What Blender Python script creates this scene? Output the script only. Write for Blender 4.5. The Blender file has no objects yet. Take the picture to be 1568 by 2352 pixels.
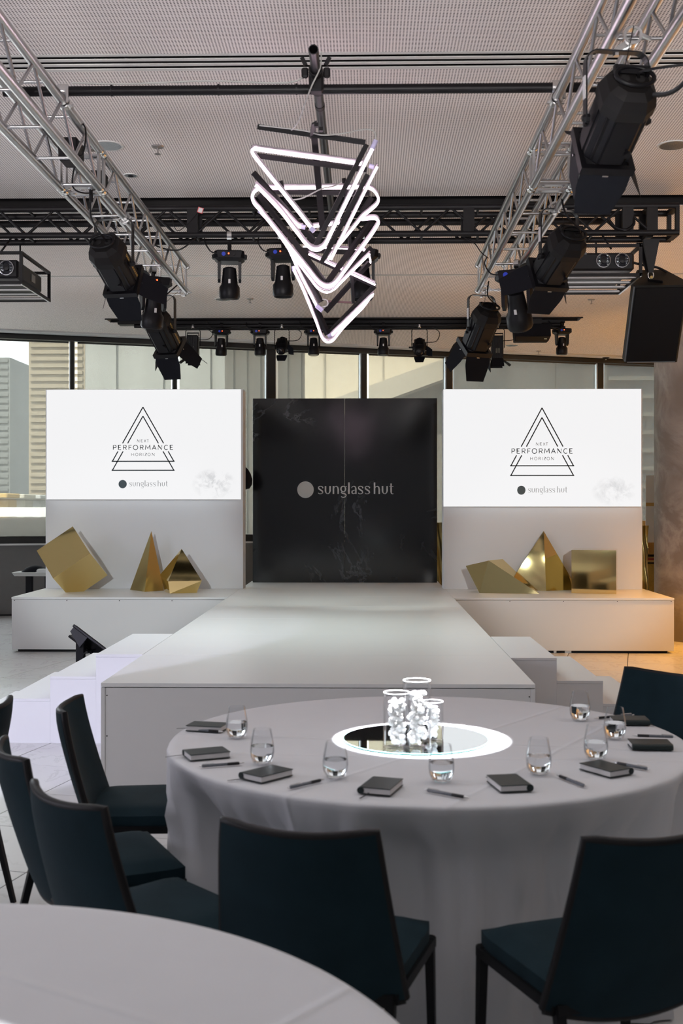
import bpy, bmesh, math, random
from mathutils import Vector, Matrix
random.seed(7)
S = bpy.context.scene
COL = S.collection
PI = math.pi

# ---------------------------------------------------------------- camera, world, lights, exposure
F = 40.0 / 36.0 * 2352.0          # focal length in pixels of the 1568 x 2352 frame
HC, HY, CX = 1.61, 1159.0, 784.0  # camera height, horizon row, centre column
YAW = math.atan2(54.0, F)
CA, SA = math.cos(YAW), math.sin(YAW)
cam = bpy.data.cameras.new('camera')
cam.lens, cam.sensor_width, cam.sensor_fit = 40.0, 36.0, 'AUTO'
cam.shift_y = (HY - 1176.0) / 2352.0
cam.clip_end = 300
cam.dof.use_dof = True
cam.dof.focus_distance = 12.0
cam.dof.aperture_fstop = 5.6
camo = bpy.data.objects.new('camera', cam)
COL.objects.link(camo)
camo.location = (0, 0, HC)
camo.rotation_euler = (PI / 2, 0, YAW)
S.camera = camo

w = bpy.data.worlds.new('sky'); S.world = w
w.use_nodes = True
bg = w.node_tree.nodes['Background']
bg.inputs[0].default_value = (0.80, 0.86, 0.92, 1)
bg.inputs[1].default_value = 6.5

S.view_settings.view_transform = 'Standard'
S.view_settings.look = 'None'
S.view_settings.gamma = 1.0
S.view_settings.use_curve_mapping = False
S.view_settings.exposure = 0.12

def lamp(name, kind, loc, target, energy, color=(1, 1, 1), size=0.1, angle=60, blend=0.5, size_y=None):
    d = bpy.data.lights.new(name, kind)
    d.energy = energy; d.color = color
    if kind == 'AREA':
        d.shape = 'RECTANGLE'; d.size = size; d.size_y = size_y or size
    elif kind == 'SPOT':
        d.spot_size = math.radians(angle); d.spot_blend = blend; d.shadow_soft_size = size
    elif kind == 'POINT':
        d.shadow_soft_size = size
    elif kind == 'SUN':
        d.angle = math.radians(0.6)
    o = bpy.data.objects.new(name, d); COL.objects.link(o)
    o.location = loc
    v = Vector(target) - Vector(loc)
    o.rotation_euler = v.to_track_quat('-Z', 'Y').to_euler()
    return o

lamp('sun', 'SUN', (0, -20, 40), (9, 6, 8), 13.0, (1.0, 0.93, 0.80))
lamp('house_light', 'AREA', (-0.2, 3.95, 3.44), (-0.2, 2.2, 1.1), 42, (0.94, 0.97, 1.0), 8.0, size_y=0.9)  # added soft fill above the tables, not a fixture of the room
lamp('rear_light', 'AREA', (0.0, -3.5, 4.06), (0.0, -3.5, 0), 68, (0.93, 0.96, 1.0), 9.0, size_y=4.0)  # added weak fill for the area behind the camera
for x in (-4.5, 0.0, 4.5):
    lamp('ceiling_uplight', 'SPOT', (x, -4.5, 1.45), (x * .75, 5.6, 4.45), 2700, (1.0, 0.94, 0.93), 0.6, 25, 0.6)  # unseen spots added behind the camera to brighten the ceiling
for x, y in ((5.3, 11.6), (5.9, 16.0), (6.9, 13.6)):
    lamp('lounge_light', 'SPOT', (x, y, 4.0), (x + .1, y, 0), 1050, (1.0, 0.43, 0.055), 0.08, 100, 0.7)
lamp('table_pinspot', 'SPOT', (0.20, 4.16, 3.95), (0.205, 4.13, 0.76), 19000, (0.93, 0.95, 1.0), 0.02, 11.2, 0.14)
lamp('corner_pinspot', 'SPOT', (-0.77, 1.55, 3.95), (-0.79, 1.49, 0.76), 4000, (0.93, 0.95, 1.0), 0.02, 14.7, 0.15)
lamp('side_light', 'AREA', (-8.4, 3.6, 2.6), (0, 3.9, 0.7), 150, (0.86, 0.85, 1.0), 4.5, size_y=2.2)
lamp('front_wash', 'SPOT', (-2.2, -4.0, 3.7), (-2.80, 13.6, 0.95), 2500, (0.90, 0.97, 1.0), 0.12, 9.8, 0.6)  # unseen pair added behind the camera to brighten panels and plinths
lamp('front_wash', 'SPOT', (2.2, -4.0, 3.7), (2.30, 13.6, 0.95), 2250, (0.98, 0.98, 0.95), 0.12, 9.8, 0.6)
lamp('lilac_wash', 'SPOT', (-5.2, 2.2, 3.6), (-2.42, 7.75, 0.15), 1050, (0.77, 0.76, 1.0), 0.04, 24, 0.12)

# ---------------------------------------------------------------- measuring helpers
def wp(px, py, zc):
    xc = (px - CX) / F * zc
    return Vector((xc * CA - zc * SA, xc * SA + zc * CA, HC - (py - HY) / F * zc))
def wz(px, py, z):                    # seen point on a horizontal plane
    return wp(px, py, F * (HC - z) / (py - HY))
def wy(px, py, Y):                    # seen point on a plane of constant depth
    return wp(px, py, Y / (CA + SA * (px - CX) / F))
def wc(xc, zc, z=0.0):
    return Vector((xc * CA - zc * SA, xc * SA + zc * CA, z))

# ---------------------------------------------------------------- materials
MATS = {}
def mat(name, col=(0.5, 0.5, 0.5), rough=0.5, metal=0.0, noise=0.06, scale=12.0, bump=0.0, bscale=80.0,
        emit=None, estr=0.0, sheen=0.0, coat=0.0, spec=0.5, trans=0.0, ior=1.45):
    if name in MATS: return MATS[name]
    m = bpy.data.materials.new(name); m.use_nodes = True
    nt = m.node_tree; b = nt.nodes['Principled BSDF']
    tc = nt.nodes.new('ShaderNodeTexCoord')
    n = nt.nodes.new('ShaderNodeTexNoise'); n.inputs['Scale'].default_value = scale; n.inputs['Detail'].default_value = 4
    nt.links.new(tc.outputs['Object'], n.inputs['Vector'])
    r = nt.nodes.new('ShaderNodeMix'); r.data_type = 'RGBA'
    c0 = [max(0, c * (1 - noise)) for c in col]; c1 = [min(1, c * (1 + noise)) for c in col]
    r.inputs[6].default_value = (*c0, 1); r.inputs[7].default_value = (*c1, 1)
    nt.links.new(n.outputs[0], r.inputs[0]); nt.links.new(r.outputs[2], b.inputs['Base Color'])
    b.inputs['Roughness'].default_value = rough; b.inputs['Metallic'].default_value = metal
    b.inputs['Specular IOR Level'].default_value = spec
    b.inputs['IOR'].default_value = ior
    b.inputs['Transmission Weight'].default_value = trans
    if sheen:
        b.inputs['Sheen Weight'].default_value = sheen; b.inputs['Sheen Roughness'].default_value = 0.4
    if coat:
        b.inputs['Coat Weight'].default_value = coat; b.inputs['Coat Roughness'].default_value = 0.08
    if emit:
        b.inputs['Emission Color'].default_value = (*emit, 1); b.inputs['Emission Strength'].default_value = estr
    if bump:
        n2 = nt.nodes.new('ShaderNodeTexNoise'); n2.inputs['Scale'].default_value = bscale; n2.inputs['Detail'].default_value = 3
        nt.links.new(tc.outputs['Object'], n2.inputs['Vector'])
        bp = nt.nodes.new('ShaderNodeBump'); bp.inputs['Strength'].default_value = bump; bp.inputs['Distance'].default_value = 0.004
        nt.links.new(n2.outputs[0], bp.inputs['Height']); nt.links.new(bp.outputs[0], b.inputs['Normal'])
    MATS[name] = m
    return m

def node_math(nt, op, a, b=None):
    n = nt.nodes.new('ShaderNodeMath'); n.operation = op
    for i, v in enumerate((a, b)):
        if v is None: continue
        if isinstance(v, (int, float)): n.inputs[i].default_value = v
        else: nt.links.new(v, n.inputs[i])
    return n.outputs[0]

LAM = mat('white_laminate', (0.80, 0.81, 0.80), 0.33, noise=0.02, scale=3, bump=0.02, bscale=8)
BOARD = mat('white_board', (0.72, 0.72, 0.71), 0.55, noise=0.02, scale=3)
PANEL = mat('white_paint', (0.70, 0.71, 0.73), 0.6, noise=0.02, scale=2)
STAIR = mat('stair_white', (0.80, 0.81, 0.82), 0.4, noise=0.015, scale=2)
GOLD = mat('mirror_gold', (0.78, 0.62, 0.29), 0.06, 1.0, noise=0.02, scale=2, bump=0.03, bscale=5)
GOLDS = mat('satin_gold', (0.47, 0.37, 0.15), 0.36, 1.0, noise=0.03, scale=3, bump=0.02, bscale=6)
ALU = mat('brushed_aluminium', (0.50, 0.50, 0.51), 0.28, 1.0, noise=0.12, scale=25, bump=0.05, bscale=60)
STEEL = mat('bright_steel', (0.7, 0.7, 0.7), 0.22, 1.0, noise=0.08, scale=30)
BLK = mat('black_powder_coat', (0.009, 0.008, 0.009), 0.5, noise=0.3, scale=30, spec=0.25)
BLKPIPE = mat('black_pipe_paint', (0.007, 0.006, 0.007), 0.42, noise=0.4, scale=40, spec=0.22)
FIX = mat('fixture_black', (0.0045, 0.0042, 0.0055), 0.42, noise=0.15, scale=40, bump=0.05, bscale=200, spec=0.28)
FIXD = mat('fixture_matte', (0.0055, 0.006, 0.009), 0.75, noise=0.1, scale=20, spec=0.2)
GREYC = mat('grey_cable', (0.42, 0.42, 0.40), 0.6)
TEAL = mat('teal_velvet', (0.009, 0.022, 0.029), 0.8, noise=0.35, scale=9, bump=0.12, bscale=160, sheen=0.03, spec=0.12)
LEATH = mat('dark_leather', (0.009, 0.008, 0.0085), 0.5, noise=0.2, scale=40, bump=0.08, bscale=220, spec=0.25)
LEG = mat('black_leg_metal', (0.006, 0.006, 0.007), 0.45, noise=0.2, spec=0.2)
CLOTH = mat('white_cloth', (0.60, 0.60, 0.615), 0.9, noise=0.03, scale=6, bump=0.10, bscale=500)
def cloth_mat(name, lines):
    m = mat(name, (0.60, 0.60, 0.615), 0.9, noise=0.03, scale=6)
    nt = m.node_tree; b = nt.nodes['Principled BSDF']
    tc = nt.nodes.new('ShaderNodeTexCoord'); sx = nt.nodes.new('ShaderNodeSeparateXYZ')
    nt.links.new(tc.outputs['Object'], sx.inputs[0])
    wv = nt.nodes.new('ShaderNodeTexNoise'); wv.inputs['Scale'].default_value = 500
    nt.links.new(tc.outputs['Object'], wv.inputs['Vector'])
    h = node_math(nt, 'MULTIPLY', wv.outputs[0], 0.12)
    for ax, ay, c in lines:
        d = node_math(nt, 'SUBTRACT', node_math(nt, 'ADD', node_math(nt, 'MULTIPLY', sx.outputs[0], ax), node_math(nt, 'MULTIPLY', sx.outputs[1], ay)), c)
        q = node_math(nt, 'DIVIDE', d, 0.011)
        e = node_math(nt, 'POWER', 2.718, node_math(nt, 'MULTIPLY', node_math(nt, 'MULTIPLY', q, q), -1.0))
        h = node_math(nt, 'ADD', h, e)
    bp = nt.nodes.new('ShaderNodeBump'); bp.inputs['Strength'].default_value = 0.5; bp.inputs['Distance'].default_value = 0.006
    nt.links.new(h, bp.inputs['Height']); nt.links.new(bp.outputs[0], b.inputs['Normal'])
    return m
PAPER = mat('paper_block', (0.62, 0.60, 0.60), 0.8, noise=0.05, scale=200)
COVER = mat('notebook_cover', (0.014, 0.022, 0.022), 0.42, noise=0.25, scale=120, bump=0.15, bscale=500, spec=0.3)
RIB = mat('notebook_ribbon', (0.01, 0.011, 0.012), 0.6)
PENB = mat('pen_black', (0.008, 0.008, 0.01), 0.3)
PENC = mat('pen_clear_grey', (0.13, 0.14, 0.16), 0.15, noise=0.5, scale=180)
MIRR = mat('mirror', (0.80, 0.86, 0.88), 0.015, 1.0, noise=0.01)
MIRE = mat('mirror_edge', (0.10, 0.30, 0.28), 0.15)
SHELL = mat('white_shell', (0.95, 0.93, 0.88), 0.4, noise=0.22, scale=60)
CONC = None
WALLP = mat('room_wall_paint', (0.58, 0.60, 0.61), 0.8, noise=0.03)
DARKV = mat('dark_void', (0.010, 0.009, 0.009), 0.9)
SLOTL = mat('slot_light_metal', (0.62, 0.62, 0.60), 0.4, noise=0.03)
FRAME = mat('window_frame_dark', (0.022, 0.021, 0.020), 0.45)
FRAMEL = mat('window_edge_light', (0.75, 0.76, 0.76), 0.4)
SILLW = mat('spandrel_grey', (0.17, 0.17, 0.168), 0.7, noise=0.06)
LEDR = mat('red_indicator', (0.5, 0.02, 0.01), 0.4, emit=(1, 0.08, 0.02), estr=6)
LEDB = mat('blue_connector', (0.02, 0.05, 0.5), 0.4, noise=0.1)
LENS = mat('lens_glass', (0.012, 0.012, 0.016), 0.08)
GOLDL = mat('gold_lettering', (0.55, 0.36, 0.10), 0.4, noise=0.3, scale=80)
TAGW = mat('white_sticker', (0.65, 0.63, 0.63), 0.6, noise=0.1, scale=90)
TAGR = mat('red_tag', (0.55, 0.10, 0.10), 0.6, noise=0.3, scale=60)
def neon_mat():
    m = bpy.data.materials.new('neon_glow'); m.use_nodes = True
    nt = m.node_tree; b = nt.nodes['Principled BSDF']
    lw = nt.nodes.new('ShaderNodeLayerWeight'); lw.inputs[0].default_value = 0.5
    mx = nt.nodes.new('ShaderNodeMix'); mx.data_type = 'RGBA'
    mx.inputs[6].default_value = (1.0, 0.76, 0.90, 1); mx.inputs[7].default_value = (0.085, 0.038, 0.066, 1)
    nt.links.new(lw.outputs['Facing'], mx.inputs[0])
    nt.links.new(mx.outputs[2], b.inputs['Emission Color']); b.inputs['Emission Strength'].default_value = 13
    b.inputs['Base Color'].default_value = (0.8, 0.75, 0.8, 1)
    return m
NEON = neon_mat()
NBACK = mat('neon_backing', (0.34, 0.30, 0.33), 0.5)
CLRP = mat('clear_connector', (0.55, 0.52, 0.75), 0.2, noise=0.2, scale=60)
TAN = mat('tan_knit', (0.52, 0.34, 0.12), 0.9, noise=0.2, scale=90, bump=0.3, bscale=120)
INK = mat('screen_ink', (0.020, 0.032, 0.042), 0.6, noise=0.05)
INKG = mat('screen_ink_grey', (0.22, 0.23, 0.25), 0.6, noise=0.05)
LOGO = mat('logo_silver', (0.60, 0.60, 0.60), 0.45, noise=0.06, scale=6)
SPRK = mat('sprinkler_metal', (0.35, 0.33, 0.32), 0.35, 0.8)
REFL = mat('reflector_metal', (0.38, 0.41, 0.44), 0.2, 0.9, noise=0.25, scale=120, bump=0.6, bscale=110)

def glass_mat(name, tint, base_mix, rough=0.02):
    m = bpy.data.materials.new(name); m.use_nodes = True
    nt = m.node_tree; nt.nodes.remove(nt.nodes['Principled BSDF'])
    out = nt.nodes['Material Output']
    tr = nt.nodes.new('ShaderNodeBsdfTransparent'); tr.inputs[0].default_value = (*tint, 1)
    gl = nt.nodes.new('ShaderNodeBsdfGlossy'); gl.inputs['Roughness'].default_value = rough
    lw = nt.nodes.new('ShaderNodeLayerWeight'); lw.inputs[0].default_value = base_mix
    mx = nt.nodes.new('ShaderNodeMixShader')
    nt.links.new(node_math(nt, 'MULTIPLY', lw.outputs['Fresnel'], 0.45), mx.inputs[0]); nt.links.new(tr.outputs[0], mx.inputs[1]); nt.links.new(gl.outputs[0], mx.inputs[2])
    nt.links.new(mx.outputs[0], out.inputs[0])
    MATS[name] = m
    return m
GLASS = glass_mat('drinking_glass', (0.975, 0.98, 0.985), 0.13)
PANE = glass_mat('window_glass', (0.86, 0.90, 0.90), 0.25)
WATER = mat('water', (0.97, 0.98, 0.99), 0.02, noise=0.0, trans=1.0, ior=1.33)

def blind_mat():
    m = bpy.data.materials.new('blind_mesh'); m.use_nodes = True
    nt = m.node_tree; b = nt.nodes['Principled BSDF']; out = nt.nodes['Material Output']
    b.inputs['Base Color'].default_value = (0.24, 0.225, 0.20, 1); b.inputs['Roughness'].default_value = 0.9
    tl = nt.nodes.new('ShaderNodeBsdfTranslucent'); tl.inputs[0].default_value = (0.26, 0.25, 0.225, 1)
    a1 = nt.nodes.new('ShaderNodeMixShader'); a1.inputs[0].default_value = 0.5
    nt.links.new(b.outputs[0], a1.inputs[1]); nt.links.new(tl.outputs[0], a1.inputs[2])
    tr = nt.nodes.new('ShaderNodeBsdfTransparent'); tr.inputs[0].default_value = (1.0, 0.98, 0.94, 1)
    tc = nt.nodes.new('ShaderNodeTexCoord'); nz = nt.nodes.new('ShaderNodeTexNoise')
    mp = nt.nodes.new('ShaderNodeMapping'); mp.inputs['Scale'].default_value = (90, 90, 3)
    nt.links.new(tc.outputs['Object'], mp.inputs[0]); nt.links.new(mp.outputs[0], nz.inputs['Vector'])
    mr = nt.nodes.new('ShaderNodeMapRange'); mr.inputs[3].default_value = 0.42; mr.inputs[4].default_value = 0.58
    nt.links.new(nz.outputs[0], mr.inputs[0])
    mx = nt.nodes.new('ShaderNodeMixShader')
    nt.links.new(mr.outputs[0], mx.inputs[0]); nt.links.new(a1.outputs[0], mx.inputs[1]); nt.links.new(tr.outputs[0], mx.inputs[2])
    nt.links.new(mx.outputs[0], out.inputs[0])
    return m
BLIND = blind_mat()

def perforated(name, col, pitch=0.0177):
    m = bpy.data.materials.new(name); m.use_nodes = True
    nt = m.node_tree; b = nt.nodes['Principled BSDF']
    tc = nt.nodes.new('ShaderNodeTexCoord'); sx = nt.nodes.new('ShaderNodeSeparateXYZ')
    nt.links.new(tc.outputs['Object'], sx.inputs[0])
    def hole(axis):
        f = node_math(nt, 'FRACT', node_math(nt, 'DIVIDE', sx.outputs[axis], pitch))
        return node_math(nt, 'LESS_THAN', node_math(nt, 'ABSOLUTE', node_math(nt, 'SUBTRACT', f, 0.5)), 0.235)
    k = node_math(nt, 'MULTIPLY', hole(0), hole(1))
    mx = nt.nodes.new('ShaderNodeMix'); mx.data_type = 'RGBA'
    mx.inputs[6].default_value = (*col, 1); mx.inputs[7].default_value = (0.035, 0.028, 0.026, 1)
    nt.links.new(k, mx.inputs[0]); nt.links.new(mx.outputs[2], b.inputs['Base Color'])
    b.inputs['Roughness'].default_value = 0.85
    return m
CEIL = perforated('perforated_plasterboard', (0.86, 0.81, 0.79))

def marble(name, base, vein, scale, thr, rough, width=0.05, spec=0.5):
    m = bpy.data.materials.new(name); m.use_nodes = True
    nt = m.node_tree; b = nt.nodes['Principled BSDF']
    tc = nt.nodes.new('ShaderNodeTexCoord')
    n = nt.nodes.new('ShaderNodeTexNoise'); n.inputs['Scale'].default_value = scale; n.inputs['Detail'].default_value = 9
    n.inputs['Roughness'].default_value = 0.62; n.inputs['Distortion'].default_value = 0.8
    nt.links.new(tc.outputs['Object'], n.inputs['Vector'])
    n3 = nt.nodes.new('ShaderNodeTexNoise'); n3.inputs['Scale'].default_value = scale * 0.7; n3.inputs['Detail'].default_value = 2
    mp = nt.nodes.new('ShaderNodeMapping'); mp.inputs['Location'].default_value = (3.1, 1.7, 8.2)
    nt.links.new(tc.outputs['Object'], mp.inputs[0]); nt.links.new(mp.outputs[0], n3.inputs['Vector'])
    d = node_math(nt, 'ABSOLUTE', node_math(nt, 'SUBTRACT', n.outputs[0], 0.5))
    mr = nt.nodes.new('ShaderNodeMapRange'); mr.inputs[1].default_value = 0.0; mr.inputs[2].default_value = width
    mr.inputs[3].default_value = 1.0; mr.inputs[4].default_value = 0.0
    nt.links.new(d, mr.inputs[0])
    mk = nt.nodes.new('ShaderNodeMapRange'); mk.inputs[1].default_value = thr; mk.inputs[2].default_value = thr + 0.14
    nt.links.new(n3.outputs[0], mk.inputs[0])
    k = node_math(nt, 'MULTIPLY', mr.outputs[0], mk.outputs[0])
    mx = nt.nodes.new('ShaderNodeMix'); mx.data_type = 'RGBA'
    mx.inputs[6].default_value = (*base, 1); mx.inputs[7].default_value = (*vein, 1)
    nt.links.new(k, mx.inputs[0]); nt.links.new(mx.outputs[2], b.inputs['Base Color'])
    b.inputs['Roughness'].default_value = rough
    b.inputs['Specular IOR Level'].default_value = spec
    return m
BMARB = marble('black_marble_print', (0.007, 0.007, 0.008), (0.065, 0.07, 0.08), 1.0, 0.54, 0.13, 0.016, 0.55)
TILE = marble('white_marble_tile', (0.62, 0.62, 0.615), (0.53, 0.525, 0.52), 1.1, 0.52, 0.24, 0.012)
GROUT = mat('tile_grout', (0.045, 0.043, 0.042), 0.8)
CONC = marble('polished_concrete', (0.25, 0.215, 0.19), (0.40, 0.365, 0.335), 1.3, 0.42, 0.55, 0.10)

def screen_mat(cx, cy, amt):
    m = bpy.data.materials.new('led_screen_glow'); m.use_nodes = True
    nt = m.node_tree; b = nt.nodes['Principled BSDF']
    tc = nt.nodes.new('ShaderNodeTexCoord'); sx = nt.nodes.new('ShaderNodeSeparateXYZ')
    nt.links.new(tc.outputs['Object'], sx.inputs[0])
    n = nt.nodes.new('ShaderNodeTexNoise'); n.inputs['Scale'].default_value = 7; n.inputs['Detail'].default_value = 9
    n.inputs['Roughness'].default_value = 0.7; n.inputs['Distortion'].default_value = 0.6
    nt.links.new(tc.outputs['Object'], n.inputs['Vector'])
    dx = node_math(nt, 'DIVIDE', node_math(nt, 'SUBTRACT', sx.outputs[0], cx), 0.27)
    dz = node_math(nt, 'DIVIDE', node_math(nt, 'SUBTRACT', sx.outputs[2], cy), 0.19)
    r2 = node_math(nt, 'ADD', node_math(nt, 'MULTIPLY', dx, dx), node_math(nt, 'MULTIPLY', dz, dz))
    fall = nt.nodes.new('ShaderNodeMapRange'); fall.inputs[3].default_value = 1.0; fall.inputs[4].default_value = 0.0
    nt.links.new(r2, fall.inputs[0])
    nn = nt.nodes.new('ShaderNodeMapRange'); nn.inputs[1].default_value = 0.45; nn.inputs[2].default_value = 0.70
    nt.links.new(n.outputs[0], nn.inputs[0])
    k = node_math(nt, 'MULTIPLY', node_math(nt, 'MULTIPLY', fall.outputs[0], nn.outputs[0]), amt)
    mx = nt.nodes.new('ShaderNodeMix'); mx.data_type = 'RGBA'
    mx.inputs[6].default_value = (0.97, 0.97, 0.98, 1); mx.inputs[7].default_value = (0.25, 0.26, 0.28, 1)
    nt.links.new(k, mx.inputs[0])
    b.inputs['Base Color'].default_value = (0.02, 0.02, 0.02, 1); b.inputs['Roughness'].default_value = 0.6
    nt.links.new(mx.outputs[2], b.inputs['Emission Color']); b.inputs['Emission Strength'].default_value = 0.84
    return m

# ---------------------------------------------------------------- mesh builder
class MB:
    def __init__(s): s.v = []; s.f = []
    def add(s, vs, fs):
        k = len(s.v); s.v += [Vector(p) for p in vs]; s.f += [tuple(i + k for i in f) for f in fs]; return s
    def box(s, c, d, M=None, bev=0.0):
        c = Vector(c); hx, hy, hz = d[0] / 2, d[1] / 2, d[2] / 2
        T = (lambda p: c + (M @ Vector(p) if M else Vector(p)))
        if bev <= 0:
            vs = [T((x * hx, y * hy, z * hz)) for x in (-1, 1) for y in (-1, 1) for z in (-1, 1)]
            return s.add(vs, [(0, 1, 3, 2), (4, 6, 7, 5), (0, 4, 5, 1), (2, 3, 7, 6), (0, 2, 6, 4), (1, 5, 7, 3)])
        b = min(bev, hx * .9, hy * .9, hz * .9)
        vs = []; idx = {}
        for x in (-1, 1):
            for y in (-1, 1):
                for z in (-1, 1):
                    for a in range(3):
                        p = [x * (hx - b), y * (hy - b), z * (hz - b)]
                        p[a] += (x, y, z)[a] * b
                        idx[(x, y, z, a)] = len(vs); vs.append(T(p))
        fs = []
        for a in range(3):
            o = [i for i in range(3) if i != a]
            for sgn in (-1, 1):
                q = []
                for (p1, p2) in ((-1, -1), (1, -1), (1, 1), (-1, 1)):
                    k = [0, 0, 0]; k[a] = sgn; k[o[0]] = p1; k[o[1]] = p2
                    q.append(idx[(*k, a)])
                fs.append(tuple(q))
            for s1 in (-1, 1):
                for s2 in (-1, 1):
                    k0 = [0, 0, 0]; k0[a] = -1; k0[o[0]] = s1; k0[o[1]] = s2
                    k1 = list(k0); k1[a] = 1
                    fs.append((idx[(*k0, o[0])], idx[(*k1, o[0])], idx[(*k1, o[1])], idx[(*k0, o[1])]))
        for x in (-1, 1):
            for y in (-1, 1):
                for z in (-1, 1):
                    fs.append((idx[(x, y, z, 0)], idx[(x, y, z, 1)], idx[(x, y, z, 2)]))
        return s.add(vs, fs)
    def hull(s, pts):
        bm = bmesh.new()
        vs = [bm.verts.new(p) for p in pts]
        bmesh.ops.convex_hull(bm, input=vs)
        bmesh.ops.dissolve_limit(bm, angle_limit=0.01, verts=bm.verts[:], edges=bm.edges[:])
        bm.verts.index_update(); bm.verts.ensure_lookup_table()
        s.add([v.co.copy() for v in bm.verts], [tuple(v.index for v in f.verts) for f in bm.faces])
        bm.free(); return s
    def tube(s, path, r, n=8, closed=False, flat=1.0):
        P = [Vector(p) for p in path]; m = len(P)
        R = r if isinstance(r, (list, tuple)) else [r] * m
        rings = []; up = None
        for i in range(m):
            a = P[i - 1] if (i > 0 or closed) else P[i]
            b = P[(i + 1) % m] if (i < m - 1 or closed) else P[i]
            t = (b - a)
            t = t.normalized() if t.length > 1e-9 else Vector((0, 0, 1))
            if up is None:
                up = t.orthogonal().normalized()
                if abs(t.z) < 0.99: up = (Vector((0, 0, 1)) - t * t.z).normalized()
            up = (up - t * up.dot(t))
            up = up.normalized() if up.length > 1e-6 else t.orthogonal().normalized()
            sd = t.cross(up)
            rings.append([P[i] + (up * math.cos(2 * PI * k / n) * flat + sd * math.sin(2 * PI * k / n)) * R[i] for k in range(n)])
        vs = [p for rg in rings for p in rg]; fs = []
        for i in range(m if closed else m - 1):
            j = (i + 1) % m
            for k in range(n):
                fs.append((i * n + k, i * n + (k + 1) % n, j * n + (k + 1) % n, j * n + k))
        if not closed:
            fs.append(tuple(range(n - 1, -1, -1))); fs.append(tuple((m - 1) * n + k for k in range(n)))
        return s.add(vs, fs)
    def bar(s, p0, p1, wd, ht, up=(0, 0, 1)):
        p0, p1 = Vector(p0), Vector(p1); t = (p1 - p0).normalized(); u = Vector(up)
        u = u - t * u.dot(t)
        u = u.normalized() if u.length > 1e-6 else t.orthogonal().normalized()
        sd = t.cross(u)
        M = Matrix((sd, t, u)).transposed()
        return s.box((p0 + p1) / 2, (wd, (p1 - p0).length, ht), M)
    def lathe(s, prof, n=24, M=None, o=(0, 0, 0), closed=False):
        o = Vector(o); vs = []; fs = []; m = len(prof)
        for (r, z) in prof:
            for k in range(n):
                p = Vector((r * math.cos(2 * PI * k / n), r * math.sin(2 * PI * k / n), z))
                vs.append(o + (M @ p if M else p))
        for i in range(m - 1):
            for k in range(n):
                fs.append((i * n + k, i * n + (k + 1) % n, (i + 1) * n + (k + 1) % n, (i + 1) * n + k))
        if not closed:
            fs.append(tuple(range(n - 1, -1, -1))); fs.append(tuple((m - 1) * n + k for k in range(n)))
        return s.add(vs, fs)
    def prism(s, poly, d, o=(0, 0, 0), M=None):      # polygon in local XZ, thickness d along local Y
        o = Vector(o); n = len(poly)
        T = (lambda p: o + (M @ Vector(p) if M else Vector(p)))
        vs = [T((x, 0, z)) for x, z in poly] + [T((x, d, z)) for x, z in poly]
        fs = [tuple(range(n)), tuple(range(2 * n - 1, n - 1, -1))]
        fs += [(i, n + i, n + (i + 1) % n, (i + 1) % n) for i in range(n)]
        return s.add(vs, fs)
    def grid(s, nu, nv, fn):
        vs = [fn(i / nu, j / nv) for j in range(nv + 1) for i in range(nu + 1)]
        fs = [(j * (nu + 1) + i, j * (nu + 1) + i + 1, (j + 1) * (nu + 1) + i + 1, (j + 1) * (nu + 1) + i) for j in range(nv) for i in range(nu)]
        return s.add(vs, fs)

def mesh_of(name, mb, m, off=None, smooth=0):
    me = bpy.data.meshes.new(name)
    off = Vector(off) if off is not None else Vector((0, 0, 0))
    me.from_pydata([tuple(p - off) for p in mb.v], [], mb.f)
    me.materials.append(m)
    bm = bmesh.new(); bm.from_mesh(me)
    bmesh.ops.recalc_face_normals(bm, faces=bm.faces[:])
    if smooth:
        th = math.radians(smooth)
        for f in bm.faces: f.smooth = True
        for e in bm.edges:
            e.smooth = not (len(e.link_faces) == 2 and e.calc_face_angle(0) > th)
    bm.to_mesh(me); bm.free()
    return me
def origin_of(root):
    p = Vector((0, 0, 0))
    while root is not None:
        p += root.location; root = root.parent
    return p
def part(name, mb, m, parent, smooth=0, label=None, kind=None, local=False):
    o = bpy.data.objects.new(name, mesh_of(name, mb, m, None if local else origin_of(parent), smooth))
    COL.objects.link(o); o.parent = parent
    if label: o['label'] = label
    if kind: o['kind'] = kind
    return o
def put(name, me, parent, loc=(0, 0, 0), rot=(0, 0, 0)):
    o = bpy.data.objects.new(name, me); COL.objects.link(o); o.parent = parent
    o.location = loc; o.rotation_euler = rot
    return o
def tag(o, label, cat=None, group=None, kind=None):
    o['label'] = label
    if cat: o['category'] = cat
    if group: o['group'] = group
    if kind: o['kind'] = kind
    return o
def thing(name, label, cat, loc=(0, 0, 0), rz=0.0, group=None):
    o = bpy.data.objects.new(name, None); COL.objects.link(o)
    o.location = loc; o.rotation_euler = (0, 0, rz); o.empty_display_size = 0.1
    return tag(o, label, cat, group)
def single(name, mb, m, label, cat, loc=(0, 0, 0), smooth=0, group=None):
    o = bpy.data.objects.new(name, mesh_of(name, mb, m, loc, smooth)); COL.objects.link(o)
    o.location = loc
    return tag(o, label, cat, group)
def struct(name, mb, m, label, smooth=0, parent=None):
    o = bpy.data.objects.new(name, mesh_of(name, mb, m, None, smooth)); COL.objects.link(o)
    o.parent = parent; o['kind'] = 'structure'; o['label'] = label
    return o
def copy_tree(o, parent=None):
    c = o.copy(); COL.objects.link(c); c.parent = parent
    for ch in list(o.children): copy_tree(ch, c)
    return c
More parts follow.
